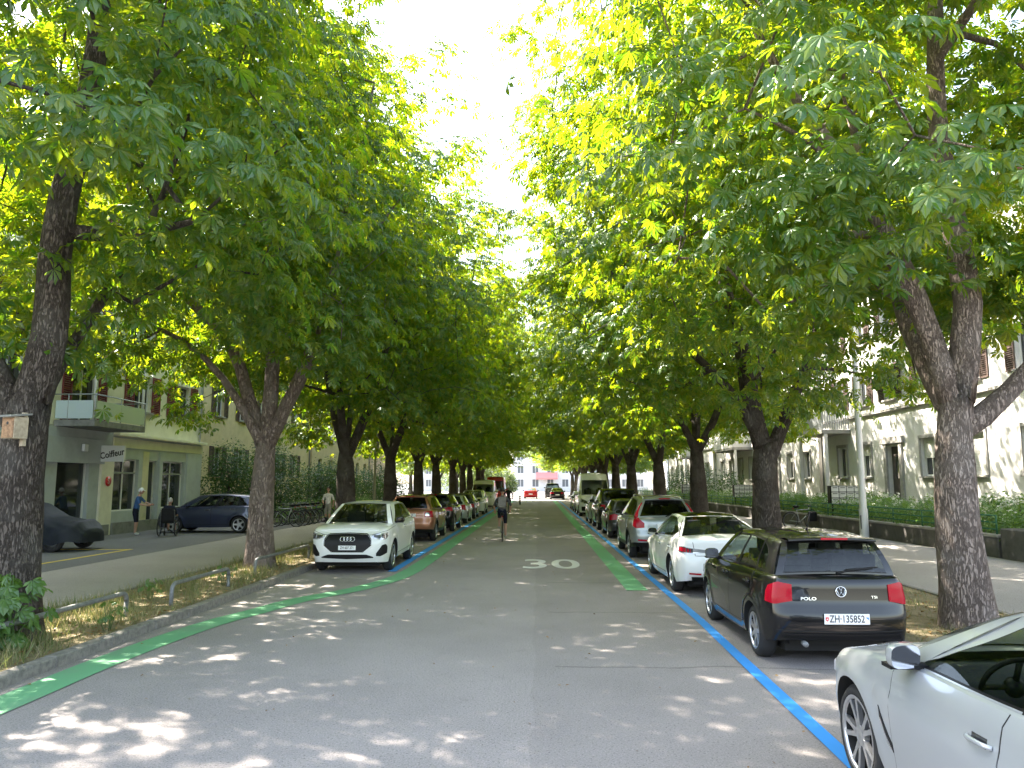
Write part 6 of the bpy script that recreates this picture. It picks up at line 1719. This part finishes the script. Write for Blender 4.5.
# ------------------------------------------------------------------ bicycles
def bicycle(name, label, loc, rz, col, group=None, lean=0, basket=False, bag=False):
    """rides towards +Y"""
    t = thing(name, label, 'bicycle', loc, rz, group); t.rotation_euler = (0, R(lean), rz)
    fm = pm('bicycle_paint', col, .35, .2, coat=.6)
    r = .345; ya, yb = .52, -.50
    mb = MB(); bb = (0, -.06, .29); seat = (0, -.22, .80); head = (0, .36, .82); hl = (0, .39, .66); ax = (0, yb, r)
    for a, b, th in ((bb, seat, .016), (bb, hl, .019), (seat, head, .015), (bb, ax, .010), ((0, -.20, .74), ax, .009)): mb.tube([a, b], th, 8)
    mb.tube([head, (0, .345, .90)], .02, 8); mb.tube([hl, (0, .45, .50), (0, ya, r)], [.016, .014, .01], 8)
    mb.build('frame', fm, t)
    for y in (ya, yb):
        w = MB(); w.tube([(0, r * math.cos(a), r * math.sin(a)) for a in np.linspace(0, 2 * math.pi, 33)], .019, 8, cap=False)
        wo = w.build('wheel', M['rubber'], t); wo.location = (0, y, r)
        w = MB(); w.tube([(0, (r - .03) * math.cos(a), (r - .03) * math.sin(a)) for a in np.linspace(0, 2 * math.pi, 33)], .009, 6, cap=False)
        for k in range(14): a = 2 * math.pi * k / 14; w.tube([(.012 * (-1) ** k, 0, 0), (0, (r - .03) * math.cos(a), (r - .03) * math.sin(a))], .0016, 3)
        w.tube([(-.04, 0, 0), (.04, 0, 0)], .016, 8); w.build('rim', M['galv'], wo)
        if y == yb:
            w = MB(); w.tube([(0, yb + (r + .035) * math.cos(a), r + (r + .035) * math.sin(a)) for a in np.linspace(.3, 2.7, 12)], .012, 6); w.build('mudguard', M['trim'], t)
    mb = MB(); mb.tube([seat, (0, -.245, .92)], .013, 8); mb.build('seat_post', M['galv'], t)
    mb = MB(); mb.tube([(0, -.38, .945), (0, -.30, .95), (0, -.20, .94), (0, -.10, .93)], [.03, .075, .05, .02], 8); mb.build('saddle', M['trim'], t)
    mb = MB(); mb.tube([(-.29, .28, 1.0), (-.20, .33, 1.02), (0, .36, .99), (.20, .33, 1.02), (.29, .28, 1.0)], .013, 8); mb.tube([(0, .35, .9), (0, .36, .99)], .014, 8); mb.build('handlebar', M['trim'], t)
    mb = MB(); mb.tube([(.05, bb[1] + .09 * math.cos(a), bb[2] + .09 * math.sin(a)) for a in np.linspace(0, 6.283, 17)], .006, 5, cap=False)
    mb.tube([(-.06, *bb[1:]), (.06, *bb[1:])], .02, 8); mb.tube([(.07, *bb[1:]), (.075, bb[1] + .03, bb[2] - .165)], .009, 6); mb.tube([(-.07, *bb[1:]), (-.075, bb[1] - .03, bb[2] + .165)], .009, 6)
    mb.box((.115, bb[1] + .03, bb[2] - .165), (.09, .07, .02)); mb.box((-.115, bb[1] - .03, bb[2] + .165), (.09, .07, .02)); mb.build('crank', M['galv'], t)
    mb = MB(); mb.box((0, -.38, .86), (.05, .03, .04)); mb.build('rear_light', M['red_lens'], t)
    if basket:
        mb = MB()
        for z in (.78, .90, 1.0): mb.tube([(.17 * math.copysign(1, math.cos(a)) * min(1, abs(math.cos(a)) * 1.4), .56 + .13 * math.copysign(1, math.sin(a)) * min(1, abs(math.sin(a)) * 1.4), z) for a in np.linspace(0, 6.283, 17)], .006, 4, cap=False)
        for a in np.linspace(0, 6.283, 17): p = (.17 * math.copysign(1, math.cos(a)) * min(1, abs(math.cos(a)) * 1.4), .56 + .13 * math.copysign(1, math.sin(a)) * min(1, abs(math.sin(a)) * 1.4)); mb.tube([(*p, .78), (*p, 1.0)], .004, 4)
        mb.build('basket', M['galv'], t)
    return t
GB = 'bicycles parked along the left pavement'
for k, (y, rz, col, bk, lab) in enumerate(((34.7, 88, (.5, .52, .52), 0, 'silver bicycle nearest the dark blue car in the parked row'), (35.5, 97, (.03, .03, .03), 0, 'black bicycle beside the nearest silver one in the parked row'), (36.3, 84, (.05, .18, .10), 1, 'dark green bicycle with a wire basket in the parked row'),
        (37.1, 93, (.25, .04, .04), 0, 'dark red bicycle amid the parked row'), (37.9, 86, (.6, .6, .58), 0, 'pale grey bicycle amid the parked row'), (38.8, 95, (.04, .07, .20), 1, 'blue bicycle with a basket in the parked row'), (39.8, 90, (.03, .03, .03), 0, 'black bicycle at the far end of the parked row, near the walking man'))):
    bicycle('bicycle', lab, (-11.35, y, .1), R(rz), col, GB, 4 * (-1) ** k, bool(bk))
bicycle('bicycle', 'pale bicycle leaning by the green railing near the letterbox cabinet', (11.35, 34.2, .1), R(-78), (.35, .38, .36), None, 6)
t = thing('pannier_bag', 'black bag hanging on the bicycle by the green railing', 'bag', (11.85, 34.15, .62))
mb = MB(); mb.box((0, 0, 0), (.34, .2, .42)); mb.build('bag_body', M['trim'], t, bevel=.05, seg=2)
mb = MB(); mb.tube([(-.1, 0, .2), (-.06, 0, .29), (.06, 0, .29), (.1, 0, .2)], .012, 6); mb.build('strap', M['trim'], t)
bicycle('bicycle', 'bicycle ridden by the backpacked cyclist in the roadway', (-1.30, 28.1, 0), R(2), (.25, .05, .04))

# ------------------------------------------------------------------ people
def cloth(name, c): return pm(name, c, .85, noise=(12, tuple(.7 * x for x in c), .4, .65), spec=.2)
M['skin'] = pm('skin', (.46, .27, .19), .55); M['hair_d'] = pm('dark_hair', (.025, .018, .014), .7); M['hair_g'] = pm('grey_hair', (.42, .40, .37), .8)
M['c_white'] = cloth('white_cotton', (.82, .81, .79)); M['c_grey'] = cloth('grey_jersey', (.10, .10, .11)); M['c_navy'] = cloth('navy_cloth', (.015, .018, .035))
M['c_blue'] = cloth('blue_check_shirt', (.06, .14, .34)); M['c_beige'] = cloth('light_shorts_cloth', (.38, .37, .33)); M['c_black'] = cloth('black_cloth', (.02, .02, .022)); M['shoe'] = pm('shoe_rubber', (.08, .08, .085), .7); M['shoe_w'] = pm('pale_shoe', (.5, .5, .48), .7)
def person(label, loc, rz, J, E, mats, head, hair='hair_d', hairstyle='short', group=None, hands=()):
    """J: name -> ((x,y,z), radius); E: (a, b, material index); faces +Y before rz"""
    t = thing('person', label, 'person', loc, rz, group)
    names = list(J); idx = {n: i for i, n in enumerate(names)}
    me = bpy.data.meshes.new('skel'); me.from_pydata([J[n][0] for n in names], [(idx[a], idx[b]) for a, b, _ in E], [])
    ob = bpy.data.objects.new('skel', me); C.objects.link(ob)
    sk = ob.modifiers.new('skin', 'SKIN'); sk.use_smooth_shade = True
    if not me.skin_vertices: 
        raise RuntimeError('no skin layer')
    for n in names:
        r = J[n][1]; r = r if hasattr(r, '__len__') else (r, r); v = me.skin_vertices[0].data[idx[n]]; v.radius = r; v.use_root = (n == 'pelvis')
    ss = ob.modifiers.new('sub', 'SUBSURF'); ss.levels = 2; ss.render_levels = 2
    bm_ = bpy.data.meshes.new_from_object(ob.evaluated_get(bpy.context.evaluated_depsgraph_get()))
    V = [v.co.copy() for v in bm_.vertices]; F = [tuple(p.vertices) for p in bm_.polygons]
    bpy.data.objects.remove(ob); bpy.data.meshes.remove(bm_); bpy.data.meshes.remove(me)
    segs = [(Vector(J[a][0]), Vector(J[b][0]), m) for a, b, m in E]
    mb = MB(); mb.v = [tuple(v) for v in V]
    for f in F:
        c_ = sum((V[i] for i in f), Vector()) / len(f); best = None
        for a, b, m in segs:
            ab = b - a; q = max(0, min(1, (c_ - a).dot(ab) / (ab.length_squared + 1e-9))); d = (c_ - a - ab * q).length
            if best is None or d < best[0]: best = (d, m)
        mb.f.append(f); mb.m.append(best[1]); mb.s.append(True)
    # head with nose, ears; eyes and mouth
    hp, yaw, pitch = Vector(head[0]), head[1], head[2]
    Rm = Matrix.Rotation(yaw, 3, 'Z') @ Matrix.Rotation(pitch, 3, 'X')
    def hpt(x, y, z): return hp + Rm @ Vector((x, y, z))
    mb.ball(hp, (.078, .095, .115), 16, 12, 0, Rm); mb.ball(hpt(0, .03, -.055), (.058, .066, .062), 12, 8, 0, Rm)
    mb.tube([hpt(0, .088, .015), hpt(0, .112, -.022), hpt(0, .088, -.03)], [.010, .016, .010], 6, 0)
    for sx in (-1, 1): mb.ball(hpt(.078 * sx, -.005, -.01), (.012, .022, .032), 8, 6, 0, Rm); mb.ball(hpt(.030 * sx, .084, .012), (.012, .01, .007), 8, 6, 4, Rm)
    mb.tube([hpt(-.022, .090, -.058), hpt(0, .096, -.060), hpt(.022, .090, -.058)], .005, 5, 5)
    # hands: palm plus five bent fingers
    for (wr, dr, side, curl) in hands:
        wv = Vector(wr); d = Vector(dr).normalized(); s_ = Vector(side).normalized(); s_ = (s_ - d * s_.dot(d)).normalized(); nrm_ = d.cross(s_)
        mb.tube([wv - d * .02, wv + d * .035, wv + d * .085], [.026, .036, .034], 8, 0)
        for k in range(4):
            b0 = wv + d * .085 + s_ * (.026 - .0175 * k); ln = (.068, .078, .072, .056)[k]
            mb.tube([b0 - d * .02, b0 + d * ln * .5 + nrm_ * curl * .012, b0 + d * ln * (.85 - curl * .35) + nrm_ * curl * .045], [.0095, .009, .0075], 6, 0)
        b0 = wv + d * .03 + s_ * .03; mb.tube([b0, b0 + s_ * .022 + d * .03, b0 + s_ * .022 + d * .062 + nrm_ * .012], [.012, .011, .009], 6, 0)
    body = mb.build('body', [M['skin'], M[mats[0]], M[mats[1]], M[mats[2]], M['ink'], M['redpaint'] if 0 else M['skin']], t)
    h = MB(); rows = []
    for i in range(9):
        a = math.pi * i / 8 * .62; row = []
        for k in range(20):
            w_ = 2 * math.pi * k / 19; fy = math.sin(w_); lim = 1 if fy < .25 else max(.45, 1 - (fy - .25) * .62); aa = a * lim
            row.append(hpt(.086 * math.sin(aa) * math.cos(w_), .104 * math.sin(aa) * fy - .006, .122 * math.cos(aa) + .004))
        rows.append(row)
    h.grid(rows, 0, True)
    h.build('hair' if hairstyle == 'short' else 'cap' if hairstyle == 'cap' else 'helmet', M[hair], t)
    if hairstyle == 'cap':
        h = MB(); h.grid([[hpt(x, .085 + dy * math.sqrt(max(0, 1 - (x / .085) ** 2)), .045 - dy * .15) for x in np.linspace(-.075, .075, 9)] for dy in (0, .05, .085)], 0, True); h.build('cap_peak', M[hair], t)
    return t
STAND_E = [('pelvis', 'belly', 1), ('belly', 'chest', 1), ('chest', 'neck', 1), ('neck', 'nape', 0), ('chest', 'shL', 1), ('chest', 'shR', 1), ('shL', 'elL', 1), ('shR', 'elR', 1), ('elL', 'wrL', 0), ('elR', 'wrR', 0),
           ('pelvis', 'hipL', 2), ('pelvis', 'hipR', 2), ('hipL', 'knL', 2), ('hipR', 'knR', 2), ('knL', 'anL', 0), ('knR', 'anR', 0), ('anL', 'toL', 3), ('anR', 'toR', 3)]
def stand(arm, leg, lean=0, h=1.0):
    J = {'pelvis': ((0, 0, .95), (.13, .11)), 'belly': ((0, .01 + lean * .3, 1.10), (.135, .105)), 'chest': ((0, lean, 1.30), (.155, .115)), 'neck': ((0, lean * 1.2, 1.46), .065), 'nape': ((0, lean * 1.3, 1.56), .05)}
    for s, k in ((-1, 'L'), (1, 'R')):
        e, w = arm[k]; kn, an, to = leg[k]
        J['sh' + k] = ((s * .175, lean, 1.40), .062); J['el' + k] = (e, .045); J['wr' + k] = (w, .030)
        J['hip' + k] = ((s * .09, 0, .88), (.095, .095)); J['kn' + k] = (kn, .062); J['an' + k] = (an, .038); J['to' + k] = (to, (.036, .03))
    return J
# man walking towards the camera on the left pavement
J = stand({'L': ((-.26, -.02, 1.14), (-.27, .10, .92)), 'R': ((.27, -.04, 1.13), (.20, .16, 1.02))}, {'L': ((-.10, .10, .49), (-.10, .12, .09), (-.11, .26, .04)), 'R': ((.10, .02, .49), (.10, -.14, .12), (.11, -.02, .05))})
person('man in a white t-shirt and light shorts walking past the parked bicycles', (-10.05, 36.9, .1), math.pi, J, STAND_E, ('c_white', 'c_beige', 'shoe'), ((0, .02, 1.665), 0, 0), hands=[((-.27, .10, .92), (0, .1, -1), (.0, 1, 0), .5), ((.20, .16, 1.02), (-.4, .4, -.4), (0, 1, .3), .7)])
t = thing('shoulder_bag', 'small dark bag hanging at the hip of the man in the white t-shirt', 'bag', (-10.22, 36.78, .98), .2)
mb = MB(); mb.box((0, 0, 0), (.10, .22, .26)); mb.build('bag_body', M['c_black'], t, bevel=.03, seg=2); mb = MB(); mb.tube([(0, -.09, .12), (.08, -.06, .30), (.08, .06, .30), (0, .09, .12)], .01, 6); mb.build('strap', M['c_black'], t)
# man with the white cap, bending towards the wheelchair with an arm out
J = stand({'L': ((-.24, .26, 1.22), (-.12, .50, 1.14)), 'R': ((.25, .20, 1.16), (.16, .46, 1.12))}, {'L': ((-.10, .04, .49), (-.10, .0, .08), (-.11, .15, .04)), 'R': ((.10, .07, .49), (.10, .05, .08), (.12, .20, .04))}, .10)
person('man in a blue checked shirt and white cap holding out his arm', (-15.2, 28.9, .1), R(-80), J, STAND_E, ('c_blue', 'c_navy', 'shoe_w'), ((0, .17, 1.655), 0, R(-12)), 'plate', 'cap', hands=[((-.12, .50, 1.14), (.1, 1, -.05), (.3, 0, 1), .4), ((.16, .46, 1.12), (-.1, 1, -.1), (-.3, 0, 1), .6)])
# wheelchair seen from behind, with its user
WC = (-13.75, 28.6, .1)
t = thing('wheelchair', 'dark wheelchair seen from behind beside the dark blue car', 'wheelchair', WC, R(12))
mb = MB(); mb.box((0, .05, .50), (.46, .44, .06)); mb.build('seat', M['c_black'], t, bevel=.015); mb = MB(); mb.box((0, -.19, .78), (.46, .05, .50)); mb.build('backrest', M['c_black'], t, bevel=.015)
mb = MB()
for sx in (-1, 1):
    x = .24 * sx; mb.tube([(x, -.34, .96), (x, -.22, .96), (x, -.21, .3), (x, .3, .3), (x, .34, .48), (x, .42, .14)], .013, 8); mb.tube([(x, -.2, .72), (x, .18, .72), (x, .2, .5)], .014, 8)
mb.build('frame', M['galv'], t)
for sx in (-1, 1):
    w = MB(); w.tube([(0, .29 * math.cos(a), .29 * math.sin(a)) for a in np.linspace(0, 6.283, 29)], .02, 8, cap=False); wo = w.build('wheel', M['rubber'], t); wo.location = (.30 * sx, -.1, .31)
    w = MB()
    for k in range(10): a = .628 * k; w.tube([(0, 0, 0), (0, .28 * math.cos(a), .28 * math.sin(a))], .003, 4)
    w.build('spokes', M['galv'], wo)
    w = MB(); w.lathe([(.04, -.015), (.085, -.017), (.09, 0), (.085, .017), (.04, .015)], 16, Matrix.Translation((.22 * sx, .36, .09)) @ Matrix.Rotation(R(90), 4, 'Y'), closed=True); w.build('caster', M['rubber'], t)
    w = MB(); w.box((.13 * sx, .46, .13), (.15, .18, .02)); w.build('foot_rest', M['galv'], t)
J = {'pelvis': ((0, -.02, .60), (.15, .12)), 'belly': ((0, -.04, .76), (.145, .11)), 'chest': ((0, -.03, .96), (.16, .12)), 'neck': ((0, .01, 1.11), .06), 'nape': ((0, .04, 1.19), .05)}
for s_, k in ((-1, 'L'), (1, 'R')):
    J['sh' + k] = ((s_ * .17, -.02, 1.05), .062); J['el' + k] = ((s_ * .25, -.02, .80), .045); J['wr' + k] = ((s_ * .22, .20, .76), .03)
    J['hip' + k] = ((s_ * .10, .02, .60), (.09, .09)); J['kn' + k] = ((s_ * .12, .42, .60), .062); J['an' + k] = ((s_ * .12, .44, .22), .04); J['to' + k] = ((s_ * .12, .58, .16), (.036, .03))
person('grey-haired person in dark clothes sitting in the wheelchair, seen from behind', WC, R(12), J, STAND_E, ('c_navy', 'c_navy', 'shoe'), ((0, .05, 1.29), 0, R(-8)), 'hair_g', hands=[((-.22, .20, .76), (.1, 1, -.2), (1, 0, 0), .6), ((.22, .20, .76), (-.1, 1, -.2), (-1, 0, 0), .6)])
# cyclist from behind
CY = (-1.30, 28.1, 0)
J = {'pelvis': ((0, -.24, 1.06), (.145, .12)), 'belly': ((0, -.13, 1.22), (.13, .105)), 'chest': ((0, .03, 1.42), (.155, .115)), 'neck': ((0, .14, 1.57), .062), 'nape': ((0, .19, 1.66), .05),
     'shL': ((-.18, .06, 1.50), .06), 'shR': ((.18, .06, 1.50), .06), 'elL': ((-.31, .16, 1.24), .043), 'elR': ((.31, .16, 1.24), .043), 'wrL': ((-.28, .25, 1.06), .03), 'wrR': ((.28, .25, 1.06), .03),
     'hipL': ((-.09, -.20, 1.01), (.10, .10)), 'hipR': ((.09, -.20, 1.01), (.10, .10)), 'knL': ((-.11, .17, .82), .064), 'knR': ((.11, .06, .62), .064), 'anL': ((-.11, -.08, .50), .04), 'anR': ((.11, -.06, .20), .04), 'toL': ((-.115, .05, .485), (.036, .03)), 'toR': ((.115, .07, .155), (.036, .03))}
person('cyclist in a grey top and navy shorts riding away down the roadway', CY, R(2), J, STAND_E, ('c_grey', 'c_navy', 'shoe_w'), ((0, .22, 1.775), 0, R(-6)), 'hair_d', hands=[((-.28, .25, 1.06), (.1, .6, -.6), (1, 0, 0), .9), ((.28, .25, 1.06), (-.1, .6, -.6), (-1, 0, 0), .9)])
t = thing('backpack', 'grey backpack on the back of the cyclist', 'backpack', (CY[0], CY[1] - .24, 1.36), R(2))
M['c_pack'] = cloth('grey_pack_cloth', (.22, .20, .20))
mb = MB(); mb.box((0, 0, 0), (.30, .17, .42), 0, Matrix.Rotation(R(-32), 3, 'X')); mb.build('pack', M['c_pack'], t, bevel=.05, seg=3); mb = MB(); mb.box((0, -.10, -.09), (.21, .06, .18), 0, Matrix.Rotation(R(-32), 3, 'X')); mb.build('pocket', M['c_beige'], t, bevel=.02, seg=2)
# second rider farther on
bicycle('bicycle', 'bicycle of the far rider with the white helmet', (-2.0, 52, 0), R(3), (.04, .04, .05))
person('far cyclist with a white helmet riding ahead of the cyclist with the backpack', (-2.0, 52, 0), R(3), J, STAND_E, ('c_black', 'c_black', 'shoe'), ((0, .22, 1.775), 0, R(-6)), 'plate', 'helmet', hands=[((-.28, .25, 1.06), (.1, .6, -.6), (1, 0, 0), .9), ((.28, .25, 1.06), (-.1, .6, -.6), (-1, 0, 0), .9)])
# ------------------------------------------------------------------ camera, light, render
cam = bpy.data.cameras.new('camera'); co = bpy.data.objects.new('camera', cam); C.objects.link(co)
co.location = (0, 0, 2.05); co.rotation_euler = (R(90 + 7.34), 0, R(1.94))
cam.sensor_width = 36; cam.lens = 769 / 1024 * 36; cam.clip_end = 3000; cam.clip_start = .05
scene.camera = co
EL = 50; SUN = Vector((-.80 * math.cos(R(EL)), .60 * math.cos(R(EL)), math.sin(R(EL)))).normalized()
w = bpy.data.worlds.new('World'); scene.world = w; w.use_nodes = True
nt = w.node_tree; bg = nt.nodes['Background']
sky = nt.nodes.new('ShaderNodeTexSky'); sky.sky_type = 'NISHITA'; sky.sun_disc = False
sky.sun_elevation = math.asin(SUN.z); sky.sun_rotation = math.atan2(SUN.x, SUN.y); sky.air_density = 1.2; sky.dust_density = 2.2
hs = nt.nodes.new('ShaderNodeHueSaturation'); hs.inputs['Saturation'].default_value = .72
nt.links.new(sky.outputs[0], hs.inputs['Color']); nt.links.new(hs.outputs[0], bg.inputs[0]); bg.inputs[1].default_value = .118
sl = bpy.data.lights.new('sun', 'SUN'); sl.energy = 5.0; sl.angle = R(.53); sl.color = (1, .90, .77)
so = bpy.data.objects.new('sun', sl); C.objects.link(so); so.rotation_euler = (-SUN).to_track_quat('-Z', 'Y').to_euler()
scene.view_settings.view_transform = 'Standard'; scene.view_settings.look = 'None'
scene.view_settings.exposure = 2.92; scene.view_settings.gamma = 1
scene.render.engine = 'CYCLES'
cy = scene.cycles
cy.max_bounces = 7; cy.diffuse_bounces = 4; cy.glossy_bounces = 3; cy.transmission_bounces = 4; cy.transparent_max_bounces = 8
cy.caustics_reflective = False; cy.caustics_refractive = False
cy.sample_clamp_indirect = 6; cy.use_denoising = True
